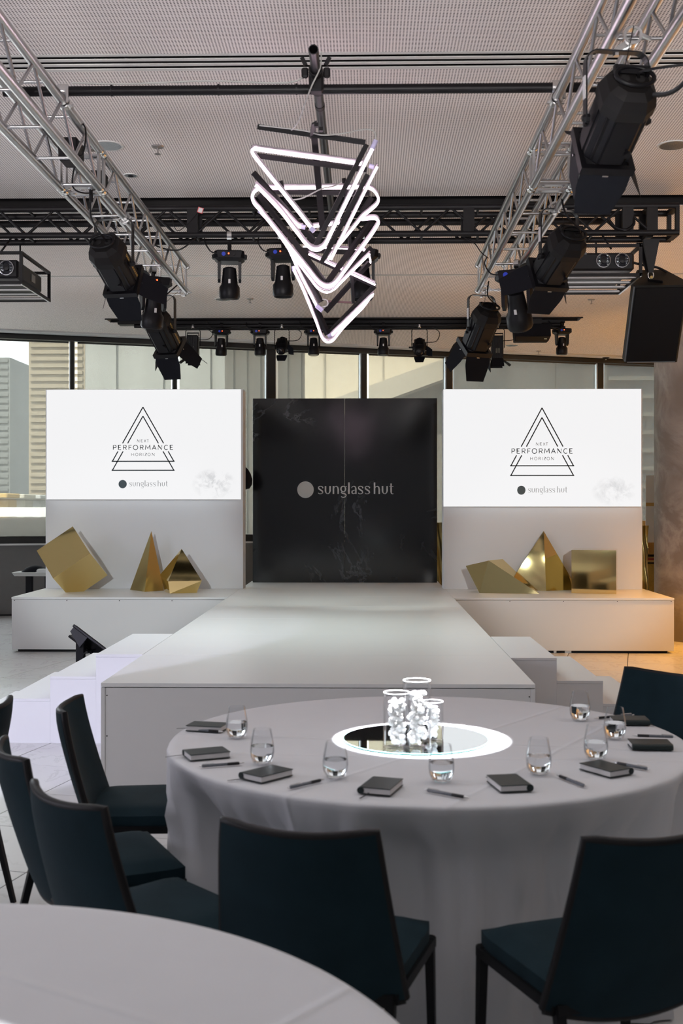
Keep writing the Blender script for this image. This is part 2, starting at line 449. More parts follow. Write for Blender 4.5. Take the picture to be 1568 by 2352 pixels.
def spline(pts, k=6):
    P = [Vector(p) for p in pts]; out = []
    for i in range(len(P) - 1):
        p0 = P[max(i - 1, 0)]; p1 = P[i]; p2 = P[i + 1]; p3 = P[min(i + 2, len(P) - 1)]
        for j in range(k):
            t = j / k
            out.append(0.5 * ((2 * p1) + (p2 - p0) * t + (2 * p0 - 5 * p1 + 4 * p2 - p3) * t * t + (3 * p1 - p0 - 3 * p2 + p3) * t ** 3))
    out.append(P[-1]); return out
def basis(D, upv=(0, 0, 1)):
    D = Vector(D).normalized(); R = D.cross(Vector(upv)).normalized(); U = R.cross(D).normalized()
    return D, R, U
def stroke(mb, pts, fn, th=0.002):
    # pts: (x, y, width) in flat sign coordinates; fn maps (x, y, out) to the world
    n = len(pts); L = []; Rr = []
    for i in range(n):
        a = pts[max(i - 1, 0)]; b = pts[min(i + 1, n - 1)]
        dx, dy = b[0] - a[0], b[1] - a[1]; l = math.hypot(dx, dy) or 1
        nx, ny = -dy / l, dx / l; h = pts[i][2] / 2
        if 0 < i < n - 1:
            d1 = (pts[i][0] - a[0], pts[i][1] - a[1]); l1 = math.hypot(*d1) or 1
            c = abs((-d1[1] / l1) * nx + (d1[0] / l1) * ny)
            h /= max(c, 0.35)
        L.append((pts[i][0] + nx * h, pts[i][1] + ny * h)); Rr.append((pts[i][0] - nx * h, pts[i][1] - ny * h))
    vs = [fn(x, y, th) for x, y in L] + [fn(x, y, th) for x, y in Rr] + [fn(x, y, 0) for x, y in L] + [fn(x, y, 0) for x, y in Rr]
    fs = []
    for i in range(n - 1):
        fs += [(i, i + 1, n + i + 1, n + i), (i, 2 * n + i, 2 * n + i + 1, i + 1), (n + i, n + i + 1, 3 * n + i + 1, 3 * n + i)]
    fs += [(0, n, 3 * n, 2 * n), (n - 1, 3 * n - 1, 4 * n - 1, 2 * n - 1)]
    mb.add(vs, fs)

# ================================================================ the room
CEILZ = 4.10
# ---- floor: slab with marble tiles laid askew to the stage
fl = struct('floor', MB().box((0, 7, -0.035), (18, 28, 0.05)), GROUT, 'floor of square white marble tiles with thin dark joints')
ang = math.radians(14.6) - YAW
eu = Vector((math.cos(ang), -math.sin(ang), 0)); ev = Vector((math.sin(ang), math.cos(ang), 0))
PT = 0.622
def foot(x, y):      # hidden below the stage
    return (-1.45 < x < 0.92 and 6.5 < y < 15) or (-3.8 < x < 3.25 and 12.5 < y < 14.4)
cells = []
u0 = (-3.212 - 0.0); v0 = 5.715
cam_u = lambda p: p.dot(eu); cam_v = lambda p: p.dot(ev)
for iu in range(-16, 20):
    for iv in range(-16, 26):
        c = eu * (u0 + (iu + .5) * PT) + ev * (v0 + (iv + .5) * PT)
        if abs(c.x) > 8.6 or c.y < -6.5 or c.y > 20.5: continue
        zc = c.y * CA - c.x * SA; xc = c.x * CA + c.y * SA
        vis = zc > 3.3 and abs(xc / zc) < 0.325 and not foot(c.x, c.y) and (c - Vector((0.225, 4.13, 0))).length > 1.0
        cells.append((0 if vis else 1, zc, c))
cells.sort(key=lambda q: (q[0], q[1]))
tm = MB().box((0, 0, -0.006), (PT - 0.007, PT - 0.007, 0.012))
tme = mesh_of('tile', tm, TILE)
rest = MB()
RZ = math.atan2(eu.y, eu.x)
Mz = Matrix.Rotation(RZ, 3, 'Z')
k = 0
for vis, zc, c in cells:
    if vis == 0 and k < 290:
        put('tile', tme, fl, (c.x, c.y, 0.0), (0, 0, RZ)); k += 1
    else:
        rest.box((c.x, c.y, -0.006), (PT - 0.007, PT - 0.007, 0.012), Mz)
part('outer_tiles', rest, TILE, fl, kind='stuff')

# ---- ceiling: perforated boards with slot diffusers, a dark rigging recess and a track pocket
ce = MB()
def slab(x0, x1, y0, y1, z0=CEILZ, z1=CEILZ + 0.12):
    ce.box(((x0 + x1) / 2, (y0 + y1) / 2, (z0 + z1) / 2), (x1 - x0, y1 - y0, z1 - z0))
slab(-8.9, 8.9, -7, 6.26); slab(-8.9, 8.9, 6.51, 9.20); slab(-8.9, 8.9, 9.52, 9.60); slab(2.1, 8.9, 9.60, 9.67); slab(-8.9, 8.9, 9.67, 12.30); slab(-8.9, 8.9, 12.40, 15.17)
slab(-8.9, -3.48, 15.17, 15.50); slab(2.89, 8.9, 15.17, 15.50); slab(-8.9, 8.9, 15.50, 15.80)
WA = wc(-4.924, 16.41); WB = wc(4.875, 19.42)
_q = (WB - WA) / (WB - WA).x
_e = [(-8.9, 15.80), (8.9, 15.80), (8.9, WA.y + _q.y * (8.9 - WA.x) + .1), (-6.5, WA.y + _q.y * (-6.5 - WA.x) + .1), (-8.9, 15.85)]
ce.hull([(x, y, z) for x, y in _e for z in (CEILZ, CEILZ + .12)])
ceiling = struct('ceiling', ce, CEIL, 'ceiling of perforated plasterboard with rows of small square holes')
rc = MB()
rc.box((0, 9.36, CEILZ + 0.42), (17.8, 0.5, 0.02)); rc.box((0, 9.19, CEILZ + 0.27), (17.8, 0.02, 0.30)); rc.box((0, 9.511, CEILZ + 0.21), (17.8, 0.014, 0.414)); rc.box((0, 9.207, CEILZ + 0.21), (17.8, 0.01, 0.412))
part('rigging_recess', rc, DARKV, ceiling, label='dark recess in the ceiling above the black truss')
tp = MB()
tp.box((-0.295, 15.335, CEILZ + 0.10), (6.37, 0.33, 0.02)); tp.box((-0.295, 15.16, CEILZ + 0.06), (6.37, 0.02, 0.12)); tp.box((-0.295, 15.492, CEILZ + 0.052), (6.35, 0.012, 0.10))
tp.box((-0.295, 15.163, CEILZ + 0.005), (6.37, 0.02, 0.04))
part('track_pocket', tp, DARKV, ceiling, label='black pocket in the ceiling above the lighting track')
def diffuser(y0, y1, nslot, x0=-8.9, x1=8.9):
    t = MB(); d = MB()
    wd = (y1 - y0); n = nslot * 2 + 1
    d.box(((x0 + x1) / 2, (y0 + y1) / 2, CEILZ + 0.09), (x1 - x0, wd + .1, 0.02))
    d.box(((x0 + x1) / 2, y1 - .002, CEILZ + 0.045), (x1 - x0, .004, .08))
    o = struct('trim', d, DARKV, 'long ceiling air slot with light metal blades')
    for i in range(0, n, 2):
        b = MB().box(((x0 + x1) / 2, y0 + wd * (i + .5) / n, CEILZ + 0.001), (x1 - x0, wd / n * .84, 0.005))
        part('blade', b, SLOTL, o)
    return o
diffuser(6.26, 6.51, 3).name = 'trim_1'
o = diffuser(12.30, 12.40, 1); o.name = 'trim_2'; o['label'] = 'thin far ceiling air slot behind the black truss'
o = diffuser(9.60, 9.67, 1, -8.9, 2.1); o.name = 'trim_3'; o['label'] = 'bright ceiling slot seen through the black truss'

# ---- outer walls that close the room
struct('wall_left', MB().box((-8.8, 4.2, 2.1), (0.2, 22, 4.4)), WALLP, 'plain wall closing the room on the left')
struct('wall_right', MB().box((8.8, 7, 2.1), (0.2, 28, 4.4)), WALLP, 'plain wall closing the room on the right')
struct('wall_front', MB().box((0, -6.9, 2.1), (18, 0.2, 4.4)), WALLP, 'plain wall behind the camera')

# ---- window wall, set askew behind the stage
WA = wc(-4.924, 16.41); WB = wc(4.875, 19.42)
we = (WB - WA).normalized(); wn = Vector((-we.y, we.x, 0))
MW = Matrix((we, wn, Vector((0, 0, 1)))).transposed()
def wall_s(px):
    q = (px - CX) / F; t = (4.924 + 16.41 * q) / (9.799 - 3.01 * q)
    return t * (WB - WA).length
def wbox(mb, s0, s1, z0, z1, d0, d1):
    c = WA + we * ((s0 + s1) / 2) + wn * ((d0 + d1) / 2) + Vector((0, 0, (z0 + z1) / 2))
    return mb.box(c, (s1 - s0, d1 - d0, z1 - z0), MW)
sp = MB(); wbox(sp, -6, 16, -0.02, 1.02, 0.02, 0.20)
wall_back = struct('wall_back', sp, SILLW, 'low grey spandrel wall under the tall windows')
hd = MB(); wbox(hd, -6, 16, 4.04, 4.35, 0.0, 0.20)
part('header', hd, FRAME, wall_back)
bb = MB(); wbox(bb, -6, 16, 0, 0.03, -0.01, 0.02); part('base_strip', bb, FRAME, wall_back)
si = MB(); wbox(si, -6, 16, 1.02, 1.045, -0.03, 0.2); part('sill', si, FRAMEL, wall_back, label='pale window sill strip')
sd = MB(); wbox(sd, -6, 16, 1.045, 1.13, 0.0, 0.12); part('bottom_rail', sd, FRAME, wall_back, label='dark bottom rail of the windows')
cr = MB(); wbox(cr, -6, 16, 4.0, 4.06, -0.10, 0.0); part('head_trim', cr, FRAME, wall_back)
cv = MB(); wbox(cv, -6, 16, 4.075, 4.10, -0.32, -0.10); part('ceiling_edge', cv, WALLP, wall_back)
mull = [(-78, .05), (165.5, .05), (401, .05), (622, .135), (835, .085), (1031, .10), (1378, .10), (1612, .08), (1830, .08)]
wdesc = ['showing a patch of bright sky over grey towers', 'showing a pale hazy building', 'half pale and half brown behind the left panel',
         'showing sunlit beige concrete behind the black wall', 'showing a diagonal ledge on sunlit concrete', 'showing a dark grey facade', 'showing a blue glass building beside the column', 'hidden behind the concrete column']
for i in range(len(mull) - 1):
    s0 = wall_s(mull[i][0]); s1 = wall_s(mull[i + 1][0]); h0 = mull[i][1] / 2; h1 = mull[i + 1][1] / 2
    fr = MB(); wbox(fr, s0 - h0, s0 + h0, 1.13, 4.04, -0.02, 0.14)
    wo = struct('window_%d' % (i + 1), fr, FRAME, 'tall window with a dark mullion ' + wdesc[i])
    g = MB(); wbox(g, s0 + h0, s1 - h1, 1.13, 4.04, 0.08, 0.09)
    part('pane', g, PANE, wo)
    e = MB(); wbox(e, s0 + h0, s0 + h0 + 0.014, 1.13, 4.04, 0.0, 0.06); wbox(e, s1 - h1 - 0.012, s1 - h1, 1.13, 4.04, 0.0, 0.06)
    part('light_edge', e, FRAMEL, wo)  # white strips painted in for daylight showing beside the blinds
    a, b = s0 + h0 + 0.055, s1 - h1 - 0.022
    bl = MB(); wbox(bl, a, b, 1.135, 4.0, 0.040, 0.043)
    br = single('roller_blind', bl, BLIND, 'mesh roller blind on the window ' + wdesc[i], 'blind', tuple(WA + we * ((a + b) / 2) + Vector((0, 0, 2.6))))
    hb = MB(); wbox(hb, a, b, 1.125, 1.15, 0.030, 0.055); part('hem_bar', hb, FRAME, br)
    rl = MB(); rl.tube([WA + we * a + wn * .045 + Vector((0, 0, 4.01)), WA + we * b + wn * .045 + Vector((0, 0, 4.01))], 0.028, 10); part('roller', rl, FRAME, br)

# ---- round concrete column at the right
col = MB().lathe([(0.66, 0), (0.66, 0.02), (0.66, 4.099)], 48, o=(0, 0, 0))
c0 = wc(3.775 + 0.685, 13.75)
cc = single('column', col, CONC, 'brown-grey polished concrete column at the right edge', None, (0, 0, 0), 40)
cc.location = (c0.x, c0.y, 0.0); cc['kind'] = 'structure'

# ---- outside, seen through the blinds
def facade(name, px0, px1, ytop, zc, colr, depth, label, bands=0, bw=0.5, zb=-6.0, rough=.9, bandcol=None, vert=0):
    p0 = wp(px0, ytop, zc); p1 = wp(px1, ytop, zc)
    zt = p0.z
    o = thing(name, label, 'building', ((p0.x + p1.x) / 2, p0.y + depth / 2, zb))
    m = mat('facade_' + name + str(px0), colr, rough, noise=0.10, scale=0.4)
    b = MB().box(((p0.x + p1.x) / 2, p0.y + depth / 2, (zt + zb) / 2), (p1.x - p0.x, depth, zt - zb))
    part('block', b, m, o)
    mb = mat('facade_band_' + name + str(px0), bandcol or [c * .6 for c in colr], rough, noise=.1, scale=.6)
    if bands:
        h = (zt - zb) / bands
        for i in range(bands):
            z = zb + (i + .5) * h
            part('floor_band', MB().box(((p0.x + p1.x) / 2, p0.y - 0.03, z), (p1.x - p0.x - .2, 0.16, h * bw)), mb, o)
    if vert:
        ww = (p1.x - p0.x) / vert
        for i in range(vert):
            part('pier', MB().box((p0.x + (i + .5) * ww, p0.y - 0.06, (zt + zb) / 2), (ww * .35, 0.2, zt - zb - .1)), mb, o)
    return o
facade('tower', -320, 25, 822, 70, (0.22, 0.23, 0.24), 6, 'dark grey tower with the lower roofline at the window edge', bands=40, bw=.4, bandcol=(0.19, 0.20, 0.21))
facade('tower', 18, 66, 868, 78, (0.20, 0.205, 0.21), 12, 'lower grey block between the grey tower and the tan tower', bands=36, bw=.4, bandcol=(0.17, 0.175, 0.18))
facade('tower', 66, 196, 520, 55, (0.36, 0.30, 0.23), 12, 'tan tower with rows of dark window bands', bands=64, bw=.5, bandcol=(0.335, 0.28, 0.215))
facade('office_block', 196, 520, 560, 44, (0.36, 0.36, 0.35), 10, 'pale hazy block behind the left screen', vert=3, bandcol=(0.34, 0.34, 0.33))
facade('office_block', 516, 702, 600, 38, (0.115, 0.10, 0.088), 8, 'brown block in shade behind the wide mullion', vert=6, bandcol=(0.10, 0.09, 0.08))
g = facade('car_park', 700, 1046, 600, 34, (0.52, 0.45, 0.35), 10, 'beige concrete building with a sloping ramp behind the black wall')
p0 = wp(700, 968, 33.3); p1 = wp(1046, 842, 33.3)
part('ramp', MB().bar(p0, p1, 1.4, 0.55), mat('ramp_concrete', (0.42, 0.37, 0.30), .9), g)
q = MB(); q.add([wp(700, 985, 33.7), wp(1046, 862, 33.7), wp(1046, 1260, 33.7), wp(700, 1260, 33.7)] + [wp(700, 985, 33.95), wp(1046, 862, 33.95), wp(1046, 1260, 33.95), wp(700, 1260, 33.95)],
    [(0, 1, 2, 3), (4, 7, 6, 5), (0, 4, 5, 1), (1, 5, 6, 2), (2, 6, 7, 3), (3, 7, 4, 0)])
part('lower_storey', q, mat('lower_storey_brown', (0.17, 0.15, 0.13), .9, noise=.2, scale=.5), g)  # dark sheet painted in as the shadow below the ramp
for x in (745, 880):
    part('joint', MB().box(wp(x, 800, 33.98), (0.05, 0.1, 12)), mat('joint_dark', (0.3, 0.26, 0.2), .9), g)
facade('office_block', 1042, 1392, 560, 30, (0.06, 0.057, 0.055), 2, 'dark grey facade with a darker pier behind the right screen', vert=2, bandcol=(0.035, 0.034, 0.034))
facade('office_block', 1390, 1640, 560, 42, (0.008, 0.014, 0.022), 8, 'blue-grey glass building with light floor edges', bands=26, bw=.22, bandcol=(0.07, 0.07, 0.066))
tr = MB()
a = wp(-300, 1165, 22); b = wp(330, 1187, 22)
t = thing('terrace', 'white terrace parapet outside the leftmost window', 'terrace', (a.x, a.y, 0.2))
part('parapet', MB().box(((a.x + b.x) / 2, a.y + .3, (a.z + b.z) / 2), (b.x - a.x, 0.5, a.z - b.z)), BOARD, t)
part('wall', MB().box(((a.x + b.x) / 2, a.y + .9, 0.9), (b.x - a.x, 0.3, 0.9)), mat('terrace_dark', (0.09, 0.075, 0.07), .8), t)
part('deck', MB().box(((a.x + b.x) / 2, a.y - 0.9, 0.80), (b.x - a.x, 3.2, 0.12)), BOARD, t)
street = MB().box((-10, 60, -2.0), (120, 90, 0.2))
struct('street', street, mat('street_asphalt', (0.16, 0.15, 0.14), .9, noise=.3, scale=.2), 'street beyond the windows')
for j, (px, cl) in enumerate([(8, (0.5, 0.33, 0.12)), (48, (0.45, 0.42, 0.36)), (85, (0.4, 0.4, 0.4))]):
    p = wp(px, 1140, 38 + 3 * j)
    v = thing('kiosk', ['orange roofed', 'cream', 'light grey'][j] + ' low street kiosk beyond the terrace', 'kiosk', (p.x, p.y, -1.9))
    part('body', MB().box((p.x, p.y, 0.0), (0.6, 1, 3.6), None, .05), mat('kiosk%d' % j, cl, .8), v)
    part('roof', MB().box((p.x, p.y - .2, 1.9), (0.8, 1.4, 0.16), None, .03), mat('kiosk_roof%d' % j, [c * 1.2 for c in cl], .8), v)

# ================================================================ the stage
XL, XR, ZS = -1.495, 0.957, 0.60
YF, YB = 6.41, 15.0
rw = thing('runway', 'long white catwalk stage of square deck boards running to the black wall', 'stage', ((XL + XR) / 2, YF, 0))
ys = [YF, 7.63, 8.85, 10.08, 11.30, 12.52, 13.74, YB]
for i in range(7):
    part('deck_board', MB().box(((XL + XR) / 2, (ys[i] + ys[i + 1]) / 2, ZS - 0.011), (XR - XL, ys[i + 1] - ys[i] - 0.0025, 0.022), None, 0.0012), LAM, rw)
part('front_panel', MB().box(((XL + XR) / 2, YF + 0.014, 0.287), (XR - XL - 0.05, 0.02, 0.572), None, .002), BOARD, rw)
for x in (XL + .0125, XR - .0125):
    part('corner_post', MB().box((x, YF + .0125, 0.287), (0.024, 0.024, 0.574), None, .002), BOARD, rw)
for x in (XL + .011, XR - .011):
    part('side_panel', MB().box((x, (YF + 0.03 + 12.33) / 2, 0.287), (0.02, 12.33 - YF - 0.03, 0.572)), BOARD, rw)
for (x, z) in ((XR - .035, .53), (XR - .035, .30), (XL + .035, .53), (XL + .035, .30)):
    part('screw', MB().lathe([(0.004, 0), (0.004, 0.0015)], 8, Matrix.Rotation(PI / 2, 3, 'X'), (x, YF + .0035, z)), BLK, rw)

def plinth(x0, x1, label):
    t = thing('plinth', label, 'plinth', ((x0 + x1) / 2, 12.36, 0))
    part('top_board', MB().box(((x0 + x1) / 2, 13.2, ZS - .011), (x1 - x0, 1.70, .022), None, .0015), LAM, t)
    part('front_panel', MB().box(((x0 + x1) / 2, 12.371, 0.301), (x1 - x0, .02, .546), None, .0015), BOARD, t)
    for x in (x0 + .011, x1 - .011):
        part('side_panel', MB().box((x, 13.2, 0.301), (.02, 1.63, .546)), BOARD, t)
    part('base_frame', MB().box(((x0 + x1) / 2, 13.2, .015), (x1 - x0 - .12, 1.6, .028)), BLK, t)
    if x0 > 0:
        for xs_ in (1.95, 2.06, 2.2):
            part('shim', MB().box((xs_, 12.40, .013), (.07 if xs_ != 2.06 else .03, .03, .024)), BOARD, t)
    for i in range(5):
        part('screw', MB().lathe([(0.005, 0), (0.005, 0.0015)], 8, Matrix.Rotation(PI / 2, 3, 'X'), (x0 + .03 + (x1 - x0 - .06) * i / 4, 12.361, .562)), BLK, t)
    return t
plinth(-3.86, XL - .002, 'low white plinth carrying the tilted gold cube and the two gold pyramids')
plinth(XR + .002, 3.335, 'low white plinth carrying the mirror gold cube, crystal and broad pyramid')

def stairs(xs, y0, y1, label, sgn):
    t = thing('stair_block', label, 'stairs', (xs[0], y0, 0))
    for i in range(4):
        z = ZS - .15 * i; a, b = xs[i], xs[i + 1]
        part('tread', MB().box(((a + b) / 2, (y0 + y1) / 2, z - .009), (abs(b - a), y1 - y0, .018), None, .001), STAIR, t)
        part('end_panel', MB().box(((a + b) / 2, y0 + .011, (z - .019) / 2), (abs(b - a) - .0004, .018, z - .019)), STAIR, t)
        part('riser', MB().box((b - sgn * .010, (y0 + y1) / 2 + .01, (z - .019) / 2 - .0), (.018, y1 - y0 - .03, z - .019)), STAIR, t)
    return t
stairs([XL - .003, -1.815, -2.125, -2.43, -2.735], 7.64, 8.86, 'white box stairs lit lilac on the monitor side of the runway', -1)
stairs([XR + .003, 1.262, 1.565, 1.87, 2.175], 7.52, 8.73, 'white box stairs in shade near the dining chair edge of the runway', 1)

# ---- white backdrop panels with the LED screens
def tri_screen(t, x0, ztop, wd, ht, Y, left):
    sc = MB().box((x0 + wd / 2, Y + .03, ztop - ht / 2), (wd, .06, ht))
    cx = x0 + 0.862 * wd; cz = ztop - (0.86 if left else 0.87) * ht
    o = bpy.data.objects.new('led_screen', mesh_of('led_screen', sc, screen_mat(cx, cz, 0.75 if left else 0.5)))
    COL.objects.link(o)
    tag(o, t, 'screen')
    # content drawn in the pixels of the left screen picture
    def fn(x, y, th):
        u = ((230 + x / 8.252) - 102) / 449.0; v = ((910 + y / 8.252) - 893) / 253.0
        return Vector((x0 + u * wd, Y - 0.0012 - th, ztop - v * ht))
    m = MB(); wl = 20
    for dy in (0, 172):
        ap = (790, 195 + dy); bl = (206, 1224 + dy); brr = (1380, 1224 + dy)
        for e in (bl, brr):
            f = lambda y: ap[0] + (e[0] - ap[0]) * (y - ap[1]) / (e[1] - ap[1])
            stroke(m, [(ap[0], ap[1] - 2, wl), (f(882), 882, wl)], fn, .001); stroke(m, [(f(1036), 1036, wl), (e[0], e[1], wl)], fn, .001)
        stroke(m, [(bl[0] - 14, bl[1], wl), (brr[0] + 14, brr[1], wl)], fn, .001)
    part('triangle_emblem', m, INK, o)
    for word, boxes, y0, y1, wdt, mm in (('NEXT', [(680, 722), (755, 785), (812, 848), (865, 900)], 812, 862, 6.5, INKG),
                                ('PERFORMANCE', [(224, 280), (322, 370), (418, 475), (522, 572), (605, 692), (738, 797), (835, 930), (965, 1042), (1080, 1152), (1197, 1265), (1310, 1360)], 920, 1003, 12, INK),
                                ('HORIZON', [(572, 615), (648, 698), (728, 764), (793, 797), (827, 860), (882, 932), (962, 1012)], 1070, 1120, 6.5, INKG)):
        m = MB()
        for ch, (a, b) in zip(word, boxes):
            for st in CAPS[ch]:
                stroke(m, [(a + p[0] * (b - a), y0 + p[1] * (y1 - y0), wdt) for p in st], fn, .001)
        part('lettering', m, mm, o, label='lettering reading ' + word)
    m = MB()
    m2 = [(402 + 78 * math.cos(a * PI / 20), 1658 + 80 * math.sin(a * PI / 20)) for a in range(40)]
    n = len(m2)
    m.add([fn(x, y, .001) for x, y in m2] + [fn(x, y, 0) for x, y in m2], [tuple(range(n))] + [(i, n + i, n + (i + 1) % n, (i + 1) % n) for i in range(n)])
    part('logo_disc', m, mat('screen_disc', (0.085, 0.12, 0.135), .6, noise=.05), o)
    m = MB()
    sx = (1262 - 528) / (1410 - 405.0)
    fl2 = lambda x, y, th: fn(528 + (x - 405) * sx, 1588 + (y - 163) * sx, th)
    logo_word(m, fl2, .001, contrast=.62)
    part('lettering', m, INKG, o, label='lettering reading sunglass hut')
    part('rear_housing', MB().box((x0 + wd / 2, Y + .085, ztop - ht / 2), (wd - .06, .05, ht - .06)), BLK, o)
    return o
CAPS = {
    'N': [[(0, 1), (0, 0), (1, 1), (1, 0)]], 'E': [[(1, 0), (0, 0), (0, 1), (1, 1)], [(0, .5), (.85, .5)]],
    'X': [[(0, 0), (1, 1)], [(1, 0), (0, 1)]], 'T': [[(0, 0), (1, 0)], [(.5, 0), (.5, 1)]],
    'P': [[(0, 1), (0, 0), (.6, 0), (.9, .1), (1, .28), (.9, .46), (.6, .56), (0, .56)]],
    'R': [[(0, 1), (0, 0), (.6, 0), (.9, .1), (.98, .27), (.9, .44), (.6, .54), (0, .54)], [(.5, .54), (1, 1)]],
    'F': [[(0, 1), (0, 0), (1, 0)], [(0, .5), (.85, .5)]],
    'O': [[(.5 + .5 * math.sin(a * PI / 12), .5 - .52 * math.cos(a * PI / 12)) for a in range(25)]],
    'M': [[(0, 1), (.12, 0), (.5, .72), (.88, 0), (1, 1)]], 'A': [[(0, 1), (.5, 0), (1, 1)], [(.2, .66), (.8, .66)]],
    'C': [[(.55 + .55 * math.sin(a * PI / 12), .5 - .52 * math.cos(a * PI / 12)) for a in range(9, 28)]],
    'H': [[(0, 0), (0, 1)], [(1, 0), (1, 1)], [(0, .5), (1, .5)]], 'I': [[(.5, 0), (.5, 1)]],
    'Z': [[(0, 0), (1, 0), (0, 1), (1, 1)]]}
LOW = {
    's': [[(62, 242, 14), (66, 230, 13), (50, 215, 9), (26, 213, 9), (9, 226, 12), (12, 246, 17), (36, 263, 21), (60, 280, 19), (65, 299, 13), (48, 314, 9), (22, 315, 9), (4, 303, 9)]],
    'u': [[(10, 212, 20), (10, 276, 20), (14, 296, 15), (28, 311, 10), (48, 313, 10), (63, 299, 14), (71, 276, 20), (71, 212, 20)]],
    'n': [[(10, 212, 20), (10, 316, 20)], [(14, 244, 8), (28, 219, 9), (50, 214, 11), (66, 228, 16), (73, 255, 20), (73, 316, 20)]],
    'g': [[(37 + 31 * math.sin(a * PI / 9), 250 - 37 * math.cos(a * PI / 9), 10 + 8 * abs(math.sin(a * PI / 9))) for a in range(19)],
          [(18, 283, 8), (9, 298, 10), (24, 307, 15), (58, 314, 18), (76, 332, 13), (66, 355, 9), (36, 363, 9), (8, 353, 9)], [(58, 224, 8), (82, 217, 11)]],
    'l': [[(11, 163, 22), (11, 316, 22)]],
    'a': [[(6, 238, 8), (14, 219, 8), (36, 212, 9), (54, 223, 15), (61, 248, 20), (61, 316, 20)], [(60, 262, 8), (32, 268, 10), (11, 281, 16), (10, 300, 16), (28, 314, 9), (50, 305, 8), (61, 290, 8)]],
    'h': [[(10, 163, 20), (10, 316, 20)], [(14, 244, 8), (28, 219, 9), (50, 214, 11), (66, 228, 16), (73, 255, 20), (73, 316, 20)]],
    't': [[(24, 178, 20), (24, 290, 20), (29, 308, 13), (42, 316, 9), (54, 312, 9)], [(2, 216, 9), (54, 216, 9)]]}
def logo_word(m, fn, th, contrast=1.0):
    for ch, x in zip('sunglasshut', (405, 497, 603, 707, 808, 850, 938, 1028, 1150, 1257, 1357)):
        for st in LOW[ch]:
            stroke(m, [(x + p[0], p[1], p[2] * (1 if contrast == 1 else contrast if p[2] > 12 else contrast * .75)) for p in st], fn, th)

def panel(x0, x1, Y, ztop, label, dp=.30):
    t = thing('backdrop_panel', label, 'panel', ((x0 + x1) / 2, Y, ZS))
    part('face_board', MB().box(((x0 + x1) / 2, Y + .01, (ztop + ZS) / 2), (x1 - x0, .02, ztop - ZS), None, .002), PANEL, t)
    for x in (x0 + .012, x1 - .012):
        part('side_board', MB().box((x, Y + dp / 2 + .011, (ztop + ZS) / 2), (.022, dp - .022, ztop - ZS)), PANEL, t)
    part('top_board', MB().box(((x0 + x1) / 2, Y + dp / 2 + .011, ztop - .011), (x1 - x0 - .05, dp - .022, .022)), PANEL, t)
    return t
panel(-3.842, -1.462, 13.62, 2.995, 'white backdrop panel standing behind the tilted gold cube')
panel(0.938, 3.300, 13.62, 2.99, 'white backdrop panel standing behind the mirror gold cube')
YSn = 13.50
tri_screen('bright white screen with the triangle emblem above the tilted gold cube', -3.798, 2.980, 2.318, 1.307, YSn, True)
tri_screen('bright white screen with the triangle emblem above the mirror gold cube', 0.932, 2.975, 2.326, 1.387, YSn, False)

# ---- black marble-print wall with the silver logo
YW = 14.74
bw = thing('black_wall', 'black marble-look backdrop wall with the silver disc and shop logo', 'wall panel', (-0.262, YW, ZS))
for (a, b) in ((-1.456, -0.2635), (-0.2615, 0.932)):
    part('wall_board', MB().box(((a + b) / 2, YW + .02, 1.793), (b - a, .04, 2.386), None, .002), BMARB, bw)
for x in (-1.1, 0.6):
    part('brace', MB().bar((x, YW + .05, 1.9), (x, YW + .55, .62), .05, .05), BOARD, bw)
part('foot', MB().box((-.262, YW + .3, ZS + .02), (2.3, .5, .03)), BLK, bw)
def fw(x, y, th):
    p = wy(660 + x / 5.807, 1080 + y / 5.807, YW - .0005)
    return Vector((p.x, YW - .0005 - th, p.z))
m = MB(); logo_word(m, fw, .006); part('lettering', m, LOGO, bw, label='silver lettering reading sunglass hut')
m = MB(); n = 48
ci = [(240 + 110 * math.cos(2 * PI * i / n), 260 + 111 * math.sin(2 * PI * i / n)) for i in range(n)]
m.add([fw(x, y, .006) for x, y in ci] + [fw(x, y, 0) for x, y in ci], [tuple(range(n))] + [(i, n + i, n + (i + 1) % n, (i + 1) % n) for i in range(n)])
part('logo_disc', m, LOGO, bw, label='plain silver disc')

# ================================================================ gold sculptures on the plinths
CR = Vector((CA, SA, 0)); CF = Vector((-SA, CA, 0)); CU = Vector((0, 0, 1))
def solid(name, pts, m, label, cat='sculpture', zmin=ZS + .0008):
    b = MB().hull(pts)
    es = set()
    for f in b.f:
        for i in range(len(f)):
            es.add(tuple(sorted((f[i], f[(i + 1) % len(f)]))))
    P = [v for v in b.v if v.z >= zmin]
    for i, j in es:
        A, B = b.v[i], b.v[j]
        if (A.z - zmin) * (B.z - zmin) < 0:
            P.append(A + (B - A) * ((zmin - A.z) / (B.z - A.z)))
    b = MB().hull(P)
    c = sum(P, Vector()) / len(P)
    return single(name, b, m, label, cat, (c.x, c.y, ZS))
a = Vector((81.7, 57.2, 15)).normalized()
b_ = Vector((53, -60.4, -58)); b_ = (b_ - a * b_.dot(a)).normalized()
c_ = a.cross(b_)
if c_.z < 0: c_ = -c_
def camvec(v): return CR * v.x + CU * v.y + CF * v.z
Fv = wp(122, 1328.4, 12.82); L = 0.492
A, B, C = camvec(a) * L, camvec(b_) * L, camvec(c_) * L
solid('gold_cube', [Fv + A * i - B * j + C * k for i in (0, 1) for j in (0, 1) for k in (0, 1)], GOLD, 'gold cube tilted onto a corner on the plinth', )
p = [wp(332.2, 1359.3, 13.18), wp(298.5, 1353, 13.50), wp(376.6, 1356, 13.36)]
for q in p: q.z = ZS
solid('gold_pyramid', p + [Vector((p[0].x + .03, 13.58, ZS)), wp(347.5, 1219.7, 13.42)], GOLDS, 'slim tall gold pyramid between the tilted cube and the gem')
